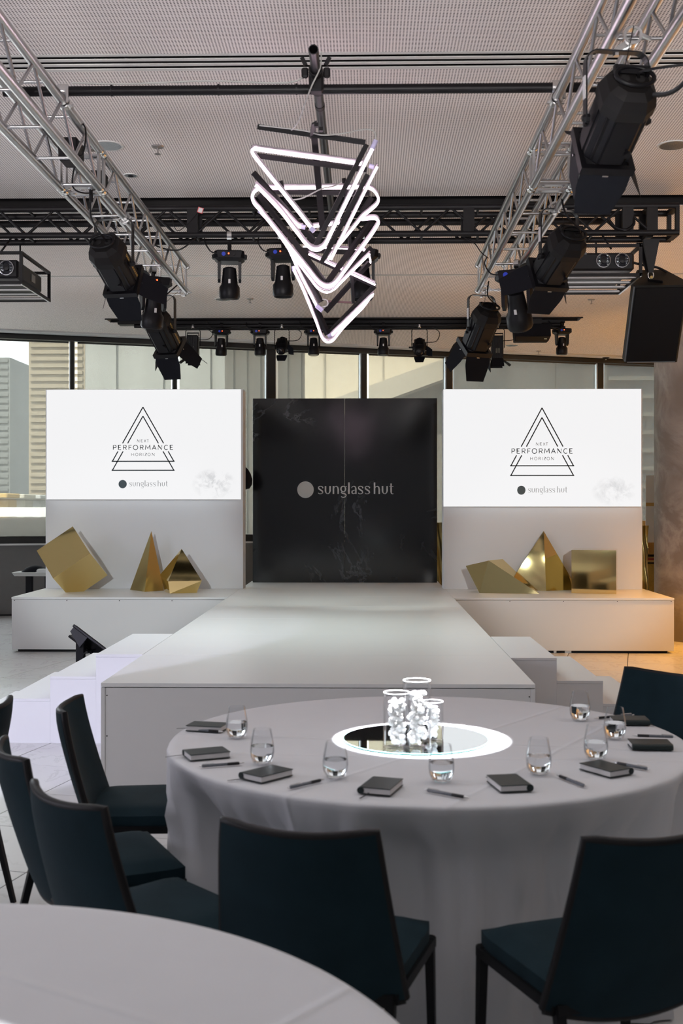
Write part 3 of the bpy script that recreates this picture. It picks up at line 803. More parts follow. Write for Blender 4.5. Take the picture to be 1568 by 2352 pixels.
p = [wp(386, 1335.4, 12.95), wp(463.2, 1333.9, 12.95), wp(367.4, 1320, 13.25), wp(446, 1318, 13.30), wp(417, 1260.4, 13.10),
     wp(389.8, 1363.5, 12.92), wp(451.6, 1361.4, 13.04), wp(378.5, 1358, 13.2), wp(440, 1356, 13.3)]
for q in p[5:]: q.z = ZS
solid('gold_gem', p, GOLD, 'squat faceted gold gem leaning beside the slim gold pyramid')
p = [wp(1069.2, 1299.7, 13.20), wp(1122, 1287.5, 13.0), wp(1154, 1284, 13.25), wp(1238.3, 1364, 12.87), wp(1100.5, 1361.8, 13.0), wp(1104, 1357, 13.35), wp(1216, 1357, 13.25)]
for i in (3, 4, 5, 6): p[i].z = ZS
solid('gold_crystal', p, GOLD, 'long mirror gold crystal lying on the plinth with a raised blunt end')
p = [wp(1253.8, 1356.5, 13.30), wp(1160, 1354, 13.48), wp(1327, 1354, 13.48), wp(1246, 1354, 13.53), wp(1248.2, 1219.7, 13.48)]
for q in p[:4]: q.z = ZS
solid('gold_pyramid', p, GOLD, 'broad mirror gold pyramid behind the gold crystal')
p0 = wp(1312, 1362, 12.97); p0.z = ZS + .001
rot = math.radians(14)
ux = Vector((math.cos(rot), -math.sin(rot), 0)); uy = Vector((math.sin(rot), math.cos(rot), 0))
uy = (uy - ux * uy.dot(ux)).normalized()
single('gold_cube', MB().hull([p0 + ux * (.497 * i) + uy * (.49 * j) + Vector((0, 0, .493 * k)) for i in (0, 1) for j in (0, 1) for k in (0, 1)]), GOLD,
       'upright mirror gold cube at the outer end of the plinth', 'sculpture', (p0.x + .25, p0.y + .25, ZS))

# ================================================================ things behind and beside the stage
m_ = thing('confidence_monitor', 'black monitor tilted on a post stand behind the lilac stairs', 'monitor', (wp(180, 1500, 10.3).x, 10.3, 0))
P1 = wp(141.6, 1418, 10.05); P2 = wp(169.3, 1433, 9.98); P3 = wp(243, 1489, 9.90)
dn = (P3 - P2).normalized(); lg = Vector((0.12, 1, -0.40)).normalized(); lg = (lg - dn * lg.dot(dn)).normalized(); nn = dn.cross(lg).normalized()
if nn.z < 0: nn = -nn
W_ = P2 + dn * .27 + lg * .40
Mm = Matrix((dn, lg, nn)).transposed()
part('screen_slab', MB().box(W_ - nn * .012, (.54, .80, .026), Mm, .006), FIX, m_)
part('screen_face', MB().box(W_ + nn * .0025, (.50, .76, .003), Mm), LENS, m_, label='dark glossy screen face')
part('rear_bulge', MB().hull([W_ + dn * (x * .21) + lg * (y * .30) - nn * .024 for x in (-1, 1) for y in (-1, 1)] + [W_ + dn * (x * .14) + lg * (y * .22) - nn * .085 for x in (-1, 1) for y in (-1, 1)]), FIX, m_)
part('rear_fin', MB().hull([W_ - dn * .26 - lg * .38 - nn * z for z in (.02, .07)] + [W_ - dn * .10 - lg * .38 - nn * z for z in (.02, .13)] + [W_ - dn * .12 - lg * .30 - nn * .13, W_ - dn * .26 - lg * .33 - nn * .05]), FIX, m_)
pb = Vector((wp(180, 1500, 9.95).x, 9.98, 0))
part('post', MB().box((pb.x, pb.y, .215), (.075, .06, .40), None, .008), FIX, m_)
part('bracket', MB().bar(W_ - nn * .10 - dn * .30 - lg * .2, W_ - nn * .10 + dn * .22 - lg * .2, .05, .02), FIX, m_)
part('mount_plate', MB().bar((pb.x, pb.y, .40), W_ - nn * .09, .08, .03), FIX, m_)
part('base_plate', MB().box((pb.x, pb.y + .05, .012), (.5, .45, .022), None, .006), FIX, m_)
part('cable', MB().tube(spline([W_ - nn * .09 + dn * .16 - lg * .25, (pb.x + .14, pb.y + .03, .33), (pb.x + .08, pb.y - .03, .31), (pb.x + .03, pb.y - .045, .28), (pb.x + .03, pb.y - .045, .05)], 5), .006, 6), FIX, m_)

ts = wp(75, 1316, 15.2)
st = thing('side_table', 'small grey-topped side table behind the plinth below the leftmost window', 'table', (ts.x, 15.2, 0))
ztb = wp(60, 1314, 15.2).z
part('table_top', MB().hull([(ts.x + x * .25, 15.2 + y * .2, ztb + z) for x in (-1, 1) for y in (-1, 1) for z in (.0, .0)] + [(ts.x + x * .22, 15.2 + y * .17, ztb - .05) for x in (-1, 1) for y in (-1, 1)]), mat('pale_laminate', (.5, .5, .48), .5), st)
for x in (-.07, .17):
    part('leg', MB().box((ts.x + x, 15.2, (ztb - .05) / 2), (.09 if x < 0 else .05, .06, ztb - .05), None, .006), LEG, st)
bgm = MB().grid(14, 8, lambda u, v: Vector((ts.x - .14 + .34 * u, 15.06 + .2 * v, ztb + .004 + .085 * (math.sin(PI * min(1, u * 1.05)) ** .6) * (math.sin(PI * v) ** .4 if 0 < v < 1 else 0))))
single('black_cloth', bgm, FIXD, 'crumpled black cloth lying on the small side table', 'cloth', (ts.x, 15.16, ztb), 60)
ps = thing('paper_stack', 'small stack of white papers on the side table beside the black cloth', 'papers', (ts.x + .17, 15.02, ztb))
for i in range(4):
    part('sheet', MB().box((ts.x + .16 + .006 * (i % 2), 15.03, ztb + .006 + i * .012), (.16 - .01 * i, .10, .010)), BOARD, ps)

# dark bag on the back of the left panel, seen in the gap
bp_ = wp(560, 1098, 14.05)
single('black_bag', MB().lathe([(0.02, -.14), (.07, -.13), (.10, -.08), (.105, -.02), (.085, .05), (.05, .11), (.015, .14)], 16, None, bp_), FIXD,
       'rounded black bag hanging on the rear edge of the panel in the gap', 'bag', tuple(bp_), 50)
# white board and tan cardigan between the right panel and the column
wb0 = wp(1482, 1092, 14.5); wb1 = wp(1530, 1246, 14.5)
wbd = thing('foam_board', 'white foam board with a tan tape strip between the panel and the column', 'board', ((wb0.x + wb1.x) / 2, 14.5, 0))
part('sheet', MB().box(((wb0.x + wb1.x) / 2, wb0.y, (wb0.z + wb1.z) / 2), (wb1.x - wb0.x, .02, wb0.z - wb1.z)), BOARD, wbd)
tz = wp(1500, 1158.5, 14.5).z
part('tape', MB().box(((wb0.x + wb1.x) / 2, wb0.y - .011, tz), (wb1.x - wb0.x, .003, .045)), TAN, wbd)
part('easel_leg', MB().box(((wb0.x + wb1.x) / 2 + .05, wb0.y + .03, wb1.z / 2 + .05), (.04, .03, wb1.z + .1)), BLK, wbd)
gx = wp(1505, 1300, 14.75)
cg = thing('cardigan_figure', 'tan knitted cardigan with dark stripes on a dress form behind the foam board', 'garment', (gx.x, gx.y, 0))
def tor(z0, z1, r0, r1, sq=.6):
    return MB().lathe([(r0, z0), ((r0 + r1) / 2 + .01, (z0 + z1) / 2), (r1, z1)], 20, Matrix.Diagonal((1, sq, 1)), (gx.x, gx.y, 0))
part('torso', tor(.86, 1.40, .24, .20), TAN, cg, 60)
part('skirt', tor(.30, .86, .25, .24), mat('yellow_fringe', (.42, .28, .06), .8, noise=.3, scale=60, bump=.4, bscale=60), cg, 60)
for z, h, cl in ((.955, .03, BLK), (.91, .022, mat('red_stripe', (.25, .03, .03), .9)), (.86, .02, BLK)):
    part('stripe', tor(z - h / 2, z + h / 2, .248, .246), cl, cg, 60)
part('sleeve', MB().tube(spline([(gx.x - .18, gx.y - .05, 1.36), (gx.x - .22, gx.y - .13, 1.16), (gx.x - .20, gx.y - .20, .98)], 5), [.075, .075, .075, .073, .07, .07, .068, .066, .066, .064, .06], 12), TAN, cg, 60)
part('cuff_stripe', MB().tube([(gx.x - .208, gx.y - .18, 1.05), (gx.x - .206, gx.y - .185, 1.03)], .07, 12), BLK, cg)
part('stand_pole', MB().tube([(gx.x, gx.y, .005), (gx.x, gx.y, .35)], .02, 8), BLK, cg)
part('stand_base', MB().lathe([(.18, 0), (.18, .02), (.03, .04)], 20, None, (gx.x, gx.y, 0)), BLK, cg)
fo = wp(1478, 1270, 14.25)
single('gold_foil_drape', MB().grid(16, 14, lambda u, v: Vector((fo.x - .14 + .17 * u, 14.22 + .03 * math.sin(u * 9 + v * 7) + .02 * math.sin(v * 23), .02 + 1.33 * v))), GOLDS,
       'crumpled gold foil strip hanging behind the outer edge of the panel', 'foil', (fo.x, 14.22, 0), 50)
fo = wp(1008, 1270, 15.1)
single('gold_foil_drape', MB().grid(10, 14, lambda u, v: Vector((fo.x - .05 + .22 * u, 15.2 + .03 * math.sin(u * 9 + v * 7) + .02 * math.sin(v * 23), .02 + 1.35 * v))), GOLDS,
       'crumpled gold foil strip in the gap beside the black wall', 'foil', (fo.x, 15.2, 0), 50)

# ================================================================ tables with white cloths
ZT = 0.76
def cloth_mesh(R, seed, nth=220, creases=()):
    rnd = random.Random(seed)
    waves = [(rnd.choice([7, 9, 11, 14, 17, 19, 23, 27]), rnd.uniform(0, 2 * PI), rnd.uniform(.4, 1)) for _ in range(9)]
    def fold(t): return sum((1 - 2 * abs(math.sin(k * t / 2 + ph)) ** .8) * a for k, ph, a in waves) / 3.0
    mb = MB(); vs = []; prof = []
    for r in (0.0001, .12, .25, .35, .45, .55, .65, .75, .83, .89, .93, .96): prof.append((r, 0))
    drops = [0.0, .004, .012, .03, .06, .10, .15, .21, .28, .36, .44, .52, .60, .68, .738, .752]
    rows = []
    for r, _ in prof:
        row = []
        for i in range(nth):
            t = 2 * PI * i / nth
            x, y = R * r * math.cos(t), R * r * math.sin(t)
            z = ZT
            for (ax, ay, cc) in creases:
                d = ax * x + ay * y - cc
                pass
            row.append(Vector((x, y, z)))
        rows.append(row)
    for d in drops:
        row = []
        g = min(1, d / .16)
        for i in range(nth):
            t = 2 * PI * i / nth
            fv = fold(t + .02 * math.sin(d * 9 + t * 3))
            e = R - .012 + .012 * min(1, d / .012) ** .5 + g * (-.016 + 0.10 * fv * (.4 + .6 * g)) - .005 * d
            row.append(Vector((e * math.cos(t), e * math.sin(t), ZT - d)))
        rows.append(row)
    n = nth
    vs = [v for r in rows for v in r]; fs = []
    for j in range(len(rows) - 1):
        for i in range(n):
            fs.append((j * n + i, j * n + (i + 1) % n, (j + 1) * n + (i + 1) % n, (j + 1) * n + i))
    return mb.add(vs, fs)
def round_table(c, R, seed, lab_t, lab_c, creases):
    t = thing('round_table', lab_t, 'table', (c.x, c.y, 0))
    part('tabletop', MB().lathe([(R - .04, ZT - .032), (R - .03, ZT - .03), (R - .03, ZT - .008), (R - .035, ZT - .004)], 48, None, c), BOARD, t)
    part('pedestal', MB().lathe([(.28, 0), (.28, .02), (.05, .05), (.05, ZT - .06), (.2, ZT - .033)], 20, None, c), BLK, t)
    mb = cloth_mesh(R, seed, creases=creases)
    o = bpy.data.objects.new('tablecloth', mesh_of('tablecloth', mb, cloth_mat('white_cloth_%d' % seed, creases), None, 70)); COL.objects.link(o); o.location = c
    tag(o, lab_c, 'tablecloth')
TC = wc(.31, 4.125); TR = .934
round_table(TC, TR, 11, 'round banquet table carrying the mirror and candle vases, hidden under its cloth', 'white floor-length tablecloth on the round table set with notebooks',
            [(math.cos(.62), math.sin(.62) * -1, .10), (math.cos(1.42), math.sin(1.42), -.06), (math.cos(1.50), math.sin(1.50), -.30), (.86, -.5, .47)])
TC2 = wc(-.757, 1.503)
round_table(TC2, TR, 23, 'round table nearest the camera, hidden under its bare cloth', 'bare white tablecloth on the nearest round table in the corner',
            [(.80, -.60, .30), (.5, .87, .55)])

# mirror and three shell vases
MC = wz(954, 1697, ZT + .004)
zt = ZT + .0025
mt = thing('mirror_disc', 'round mirror lying in the pool of light at the table centre', 'mirror', (MC.x, MC.y, zt))
part('glass_edge', MB().lathe([(.262, zt), (.264, zt + .001), (.264, zt + .004), (.262, zt + .0048)], 64, None, (MC.x, MC.y, 0)), MIRE, mt)
part('mirror_face', MB().lathe([(.2605, zt + .0049), (.260, zt + .0055)], 64, None, (MC.x, MC.y, 0)), MIRR, mt)
zv = zt + .0058
def vase(px, py, R, H, label, seed, lab2, fill):
    p = wz(px, py, zv)
    mb = MB().lathe([(.001, zv + .0005), (R - .004, zv + .0005), (R, zv + .004), (R, zv + H - .003), (R - .001, zv + H), (R - .003, zv + H - .001), (R - .004, zv + H - .004), (R - .004, zv + .010), (.001, zv + .010)], 32, None, (p.x, p.y, 0), closed=True)
    v = single('glass_vase', mb, GLASS, label, 'vase', (p.x, p.y, zv), 50, 'glass vases of shells on the mirror')
    part('rim', MB().tube([(p.x + (R - .002) * math.cos(a * PI / 16), p.y + (R - .002) * math.sin(a * PI / 16), zv + H) for a in range(32)], .0013, 6, True), mat('glass_rim', (.8, .82, .84), .1, spec=.8), v, 60)
    rnd = random.Random(seed); sh = MB()
    lay = 0.012
    while lay < H * fill:
        for k in range(7):
            a = rnd.uniform(0, 2 * PI); rr = (R - .021) * rnd.uniform(.35, 1)
            c = Vector((p.x + rr * math.cos(a), p.y + rr * math.sin(a), zv + lay + .010 + rnd.uniform(-.003, .003)))
            ax = Vector((rnd.uniform(-1, 1), rnd.uniform(-1, 1), rnd.uniform(-.7, .7))).normalized()
            M = ax.to_track_quat('Z', 'Y').to_matrix()
            q = rnd.uniform(.007, .012)
            sh.lathe([(q * .15, -q * 1.3), (q * .75, -q * .8), (q, 0), (q * .6, q * .8), (q * .1, q * 1.35)], 7, M, c)
        lay += .0135
    s_ = single('shell_filling', sh, SHELL, lab2, 'shells', (p.x, p.y, zv + .01), 40)
    s_['kind'] = 'stuff'
vase(911, 1716, .047, .19, 'medium glass cylinder of white shells nearest the table rim on the mirror', 3, 'white shells filling the medium glass cylinder', .82)
vase(957, 1716, .049, .232, 'tallest glass cylinder of shells in the middle of the mirror', 4, 'white and grey shells filling the tallest glass cylinder', .80)
vase(993, 1701, .039, .140, 'shortest glass cylinder of shells behind the tallest one', 5, 'white shells filling the shortest glass cylinder', .85)

# drinking glasses with water
def tumbler(px, py, label):
    p = wz(px, py, ZT + .003); z0 = ZT + .0035
    gl = MB().lathe([(.001, z0), (.024, z0), (.030, z0 + .003), (.0385, z0 + .022), (.0405, z0 + .042), (.0385, z0 + .068), (.033, z0 + .096), (.0305, z0 + .112), (.0297, z0 + .1125), (.029, z0 + .112), (.0315, z0 + .096), (.037, z0 + .068), (.039, z0 + .042), (.037, z0 + .023), (.029, z0 + .010), (.001, z0 + .0085)], 32, None, (p.x, p.y, 0), closed=True)
    g = single('water_glass', gl, GLASS, label, 'glass', (p.x, p.y, z0), 50, 'stemless water glasses on the table')
    wt = MB().lathe([(.001, z0 + .0090), (.0288, z0 + .0105), (.0366, z0 + .0235), (.0386, z0 + .042), (.0378, z0 + .057), (.001, z0 + .057)], 32, None, (p.x, p.y, 0))
    part('water', wt, WATER, g, 50)
    part('base_disc', MB().lathe([(.001, z0 + .0012), (.023, z0 + .0012), (.027, z0 + .005), (.026, z0 + .0075), (.001, z0 + .0078)], 24, None, (p.x, p.y, 0)), mat('solid_glass', (.97, .98, .98), .02, noise=0, trans=1, ior=1.5), g, 50)
for q in ((543.7, 1694, 'water glass in front of the notebook farthest along the stair side'),
          (602, 1753, 'water glass standing behind the pen beside the catwalk-corner notebook'),
          (770, 1786, 'water glass standing at the tip of the pen between two notebooks'),
          (1013.5, 1794, 'water glass directly in front of the mirror beside the front pen'),
          (1237, 1777, 'water glass behind the notebook with the grey cover sheen'),
          (1368, 1743, 'water glass behind the notebook that has a pen leaning over it'),
          (1411.7, 1696, 'water glass overlapping the far notebook beside the dining chair'),
          (1331.5, 1654, 'water glass standing farthest back, before the shaded stairs')):
    tumbler(*q)

# notebooks
def notebook(c, angd, label, ribbon=None, ln=.140, wd=.092):
    z = ZT + .0034; th = .021
    t = thing('notebook', label, 'notebook', (c.x, c.y, z), math.radians(angd), 'dark pocket notebooks laid round the table')
    def lp(nm, mb, mm, sm=0): return part(nm, mb, mm, t, sm, local=True)
    lp('page_block', MB().box((0, -.002, th / 2), (ln - .006, wd - .008, th - .005), None, .001), PAPER)
    lp('front_cover', MB().box((0, 0, th - .0012), (ln, wd, .0024), None, .0011), COVER)
    lp('back_cover', MB().box((0, 0, .0012), (ln, wd, .0024), None, .0011), COVER)
    lp('spine', MB().tube([(-ln / 2 + .001, wd / 2, th / 2), (ln / 2 - .001, wd / 2, th / 2)], th / 2, 12), COVER, 50)
    if ribbon:
        pts = spline([(ribbon[0][0], ribbon[0][1], .006)] + [(a, b, h) for a, b, h in ribbon[1:]], 5)
        mb = MB(); 
        for i in range(len(pts) - 1):
            mb.bar(pts[i], pts[i + 1] + (pts[i + 1] - pts[i]) * .15, .005, .0008)
        lp('ribbon', mb, RIB)
    return t
def nb(l, f, r, label, ribbon=None):
    # l, f, r: seen left, front and right bottom corners
    Lp, Fp, Rp = (wz(*q, ZT + .002) for q in (l, f, r))
    c = (Lp + Rp) / 2
    if (Rp - Fp).length > (Lp - Fp).length: d = Rp - Fp; o = Lp - Fp
    else: d = Fp - Lp; o = Rp - Fp
    return c, math.degrees(math.atan2(d.y, d.x)), d, o
def add_nb(l, f, r, label, spine_far, ribbon=None):
    c, an, d, o = nb(l, f, r, label)
    e = Vector((-d.y, d.x, 0))
    if (e.dot(o) > 0) != spine_far: an += 180
    return notebook(c, an, label, ribbon)
end = .07
add_nb((431, 1672), (440, 1677), (522, 1681), 'dark notebook with a pen in front of it, nearest the lilac stairs', True, [(-end, -.01, .006), (-end - .01, -.012, .004), (-end - .045, -.02, .0022)])
add_nb((417.4, 1736.8), (438.5, 1749.8), (531.5, 1741.3), 'dark notebook whose ribbon hangs over the table edge beside the teal chairs', True, [(-end, .03, .008), (-end - .02, .032, .006), (-end - .06, .040, .002)])
add_nb((548.3, 1789.2), (600.3, 1803.4), (677.6, 1783.5), 'black notebook with a short ribbon between two pens', True, [(-end, .03, .008), (-end - .015, .035, .004), (-end - .045, .055, .002)])
add_nb((823, 1825.5), (901.5, 1829.4), (930.2, 1804.5), 'black notebook at the front rim with its ribbon curling over the edge', True, [(-end, .02, .008), (-end - .012, .022, .004), (-end - .05, .03, .0015)])
add_nb((1109.3, 1794.3), (1150, 1827.2), (1225.6, 1821.4), 'notebook with a grey-green sheen and ribbon toward the table rim', True, [(-end, -.02, .008), (-end - .012, -.022, .003), (-end - .05, -.03, .002)])
add_nb((1325.3, 1767), (1407.9, 1790.4), (1454.4, 1781.5), 'dark notebook with a pen lying against its far side', True, None)
notebook((wz(1449.7, 1723.7, ZT + .002) + wz(1549.4, 1724.5, ZT + .002)) / 2 + Vector((0, .045, 0)), 180 - 3, 'dark notebook with a pen resting on top of its cover', None)
p8 = wz(1493, 1667.5, ZT + .002)
notebook(p8 + Vector((-.069, .050, 0)), 180 - 2, 'dark notebook farthest back on the shaded stair side with a ribbon end', [(-end, .02, .006), (-end - .006, .030, .003), (-end - .012, .062, .002)])

# pens
def pen(a, b, label, z=ZT + .0032, flip=False):
    A, B = wz(*a, z), wz(*b, z)
    if flip: A, B = B, A
    d = (B - A); l = d.length; d.normalize(); M = d.to_track_quat('Z', 'Y').to_matrix(); r = .0052
    z0 = Vector((0, 0, r))
    t = thing('pen', label, 'pen', tuple((A + B) / 2), 0, 'ballpoint pens laid round the table')
    part('barrel', MB().lathe([(r * .8, l * .02), (r, l * .04), (r, l * .62), (r * .95, l * .64)], 12, M, A + z0), PENC, t, 40)
    part('grip', MB().lathe([(r * 1.02, l * .60), (r * 1.05, l * .64), (r * 1.02, l * .86), (r * .9, l * .88)], 12, M, A + z0), PENB, t, 40)
    part('tip', MB().lathe([(r * .85, l * .87), (r * .5, l * .95), (r * .15, l)], 12, M, A + z0), STEEL, t, 40)
    part('clicker', MB().lathe([(r * .45, -l * .04), (r * .45, l * .03)], 10, M, A + z0), STEEL, t, 40)
    sd = Vector((0, 0, 1))
    part('clip', MB().bar(A + z0 + d * (l * .03) + sd * (r * 1.35), A + z0 + d * (l * .30) + sd * (r * 1.35), .003, .0012), STEEL, t)
pen((432.7, 1678), (512, 1684), 'pen lying along the front of the notebook nearest the lilac stairs')
pen((461.4, 1763.4), (561, 1755.7), 'pen beside the notebook whose ribbon hangs over the edge')
pen((664, 1813), (744.6, 1794), 'pen between the two black front notebooks')
pen((1078, 1837), (979.4, 1818.5), 'pen at the front rim pointing past the middle water glass', flip=True)
pen((1342, 1809), (1278, 1783.6), 'pen lying alone between the grey-sheen notebook and its neighbour')
pen((1488, 1770), (1407.8, 1754.6), 'pen lying against the far side of a dark notebook')
pen((1547, 1695.6), (1452, 1692.5), 'pen resting on top of a notebook cover', z=ZT + .0215)
pen((1452, 1645), (1363, 1653), 'pen half hidden behind the water glass and farthest notebook')

# ================================================================ dining chairs
def back_pt(u, v, off):      # u -1..1, v 0..1 (bottom..top), off: depth behind the front face
    hw = .232 - .044 * v
    drop = .035 * (1 - u * u) * (1 - v)
    z = .405 + (.825 - .405) * v + .012 * u * u * v - drop
    y = .115 * (1 - v) ** 1.25 - .045 * (1 - u * u) * (.55 + .45 * v)
    nrm = Vector((-.30 * u, 1, .16)).normalized()
    return Vector((hw * u, y, z)) - nrm * off
def chair_parts():
    P = {}
    nu, nv = 14, 12
    mb = MB(); th = .026
    def bul(u, v): return .010 * (1 - u ** 6) * (1 - (2 * v - 1) ** 6)
    fr = [[back_pt(-1 + 2 * i / nu, j / nv, -bul(-1 + 2 * i / nu, j / nv)) for i in range(nu + 1)] for j in range(nv + 1)]
    bk = [[back_pt(-1 + 2 * i / nu, j / nv, th + .6 * bul(-1 + 2 * i / nu, j / nv)) for i in range(nu + 1)] for j in range(nv + 1)]
    W = nu + 1; N = W * (nv + 1)
    vs = [p for r in fr for p in r] + [p for r in bk for p in r]; fs = []
    for j in range(nv):
        for i in range(nu):
            q = j * W + i
            fs.append((q, q + 1, q + W + 1, q + W)); fs.append((N + q, N + q + W, N + q + W + 1, N + q + 1))
    ring = [i for i in range(W)] + [j * W + nu for j in range(1, nv + 1)] + [nv * W + i for i in range(nu - 1, -1, -1)] + [j * W for j in range(nv - 1, 0, -1)]
    for k in range(len(ring)):
        a, b = ring[k], ring[(k + 1) % len(ring)]
        fs.append((a, N + a, N + b, b))
    mb.add(vs, fs); P['backrest'] = (mb, TEAL, 50)
    tr = MB()
    path = [back_pt(-1, j / 10, th / 2) for j in range(10)] + [back_pt(-1 + 2 * i / 16, 1, th / 2) for i in range(17)] + [back_pt(1, 1 - j / 10, th / 2) for j in range(1, 11)]
    tr.tube(path, .0130, 8); P['edge_piping'] = (tr, LEATH, 50)
    be = MB(); be.tube([back_pt(-1 + 2 * i / 16, 0, th / 2) for i in range(17)], .0150, 8); P['lower_piping'] = (be, LEATH, 50)
    sm = MB()
    def seat_pt(x, y, top):
        yy = .075 + .405 * y; hw = (.214 + .017 * y); 
        rr = 1 - .06 * max(0, (y - .8) / .2) ** 2
        e = (1 - abs(x) ** 8) * (1 - abs(2 * y - 1) ** 10)
        return Vector((hw * x * rr, yy, (.456 + .022 * e) if top else .420 - .004 * e))
    n = 12
    top = [[seat_pt(-1 + 2 * i / n, j / n, True) for i in range(n + 1)] for j in range(n + 1)]
    bot = [[seat_pt(-1 + 2 * i / n, j / n, False) for i in range(n + 1)] for j in range(n + 1)]
    W = n + 1; N = W * W
    vs = [p for r in top for p in r] + [p for r in bot for p in r]; fs = []
    for j in range(n):
        for i in range(n):
            q = j * W + i
            fs.append((q, q + 1, q + W + 1, q + W)); fs.append((N + q, N + q + W, N + q + W + 1, N + q + 1))
    ring = [i for i in range(W)] + [j * W + n for j in range(1, W)] + [n * W + i for i in range(n - 1, -1, -1)] + [j * W for j in range(n - 1, 0, -1)]
    for k in range(len(ring)):
        a, b = ring[k], ring[(k + 1) % len(ring)]; fs.append((a, N + a, N + b, b))
    sm.add(vs, fs); P['seat'] = (sm, TEAL, 55)
    fm = MB()
    c4 = [(-.214, .08), (.214, .08), (.228, .470), (-.228, .470)]
    for k in range(4):
        a, b = c4[k], c4[(k + 1) % 4]; fm.bar((*a, .406), (*b, .406), .022, .026)
    P['seat_frame'] = (fm, LEG, 0)
    return P, [((-.222, .462, .42), (-.230, .470, 0)), ((.222, .462, .42), (.230, .470, 0)), ((-.204, .09, .42), (-.214, -.015, 0)), ((.204, .09, .42), (.214, -.015, 0))]
CP, CLEGS = chair_parts()
CME = {k: mesh_of(k, v[0], v[1], None, v[2]) for k, v in CP.items()}
LGM = []
for a, b in CLEGS:
    mb = MB(); a = Vector(a); b = Vector(b)
    mb.hull([a + Vector((x * .013, y * .013, 0)) for x in (-1, 1) for y in (-1, 1)] + [b + Vector((x * .009, y * .009, 0)) for x in (-1, 1) for y in (-1, 1)])
    LGM.append(mesh_of('leg', mb, LEG))
def chair(c, face, label):
    rz = math.atan2(face[1], face[0]) - PI / 2
    t = thing('dining_chair', label, 'chair', (c.x, c.y, 0), rz, 'teal dining chairs round the tables')
    for k, me in CME.items(): put(k, me, t)
    for me in LGM: put('leg', me, t)
    return t
def chair_c(xc, zc, fx, fz, label):
    c = wc(xc, zc); f = wc(fx, fz); return chair(c, (f.x, f.y), label)
chair_c(-.100, 2.752, .28, .96, 'dark teal dining chair with its back to us, partly hidden by the nearest tablecloth')
chair_c(.740, 2.705, -.324, .946, 'dark teal dining chair with its back to us, its front leg beside the cloth')
chair_c(-.722, 3.045, .75, .665, 'teal dining chair partly covering the chair behind it, beside the nearest tablecloth')
chair_c(-1.024, 3.615, .90, .433, 'teal dining chair half hidden behind another chair back, one rear leg showing')
chair_c(-1.03, 4.415, .99, .07, 'teal dining chair seen from the side with its curved inner back toward the catwalk corner')
chair_c(-1.385, 4.40, -.98, .20, 'teal dining chair at the left picture edge turned away from the set table')
chair_c(1.455, 5.235, -.80, -.60, 'teal dining chair beyond the table in front of the shaded stairs')

# ================================================================ rigging: trusses and pipes
TX = [(-1.775, -1.550), (0.975, 1.200)]
TZ0, TZ1 = 3.46, 3.68
YE = 9.86
cross_me = mesh_of('brace', MB().tube([(-.1, 0, 0), (.1, 0, 0)], .0085, 8), ALU, None, 50)
upl = math.hypot(.25, TZ1 - TZ0)
diag_a = mesh_of('brace', MB().tube([(0, -.118, -.100), (0, .118, .100)], .0085, 8), ALU, None, 50)
diag_b = mesh_of('brace', MB().tube([(0, -.118, .100), (0, .118, -.100)], .0085, 8), ALU, None, 50)
weld = mesh_of('weld', MB().lathe([(.004, -.012), (.012, -.006), (.012, .006), (.004, .012)], 8), ALU, None, 50)
def box_truss(x0, x1, label, ya=1.4, splice=6.66):
    t = thing('box_truss', label, 'truss', ((x0 + x1) / 2, splice, TZ0))
    base = Vector(((x0 + x1) / 2, splice, TZ0))
    for (a, b) in ((ya, splice - .025), (splice + .025, YE)):
        for x in (x0, x1):
            for z in (TZ0, TZ1):
                part('chord', MB().tube([(x, a, z), (x, b, z)], .0245, 16), ALU, t, 50)
    for x in (x0, x1):
        for z in (TZ0, TZ1):
            part('coupler', MB().lathe([(.018, -.07), (.027, -.055), (.027, -.015), (.022, -.006), (.022, .006), (.027, .015), (.027, .055), (.018, .07)], 16, Matrix.Rotation(PI / 2, 3, 'X'), (x, splice, z)), STEEL, t, 50)
    y = splice - .16
    ks = []
    yy = splice + .10
    while yy < YE - .1: ks.append(yy); yy += .5
    yy = splice - .12
    while yy > ya: ks.append(yy); yy -= .5
    xm = (x0 + x1) / 2; zm = (TZ0 + TZ1) / 2
    for yk in ks:
        for z in (TZ0, TZ1): put('brace', cross_me, t, Vector((xm, yk, z)) - base)
        if yk + .25 < YE and not (yk < splice < yk + .25):
            for x in (x0, x1):
                put('brace', diag_a, t, Vector((x, yk + .125, zm)) - base)
        if yk + .5 < YE + .05 and not (yk < splice < yk + .5):
            for x in (x0, x1):
                put('brace', diag_b, t, Vector((x, yk + .375, zm)) - base)
    for yk in (splice - .06, splice + .06, YE - .03):
        for x in (x0, x1):
            part('end_plate', MB().box((x, yk, zm), (.012, .045, TZ1 - TZ0 - .05)), ALU, t)
        for z in (TZ0, TZ1):
            part('end_plate', MB().box((xm, yk, z), (x1 - x0 - .05, .045, .012)), ALU, t)
            for q in (-.06, .06):
                part('bolt', MB().lathe([(.010, -.012), (.010, .012)], 8, None, (xm + q, yk, z)), STEEL, t)
    for x in (x0, x1):
        for z in (TZ0, TZ1):
            part('end_ferrule', MB().lathe([(.0285, -.03), (.0285, 0), (.018, .012), (.012, .012)], 16, Matrix.Rotation(-PI / 2, 3, 'X'), (x, YE, z)), STEEL, t, 50)
    return t
bxl = box_truss(*TX[0], 'silver box truss running toward the stage above the lilac stairs')
box_truss(*TX[1], 'silver box truss running toward the stage above the shaded stairs')

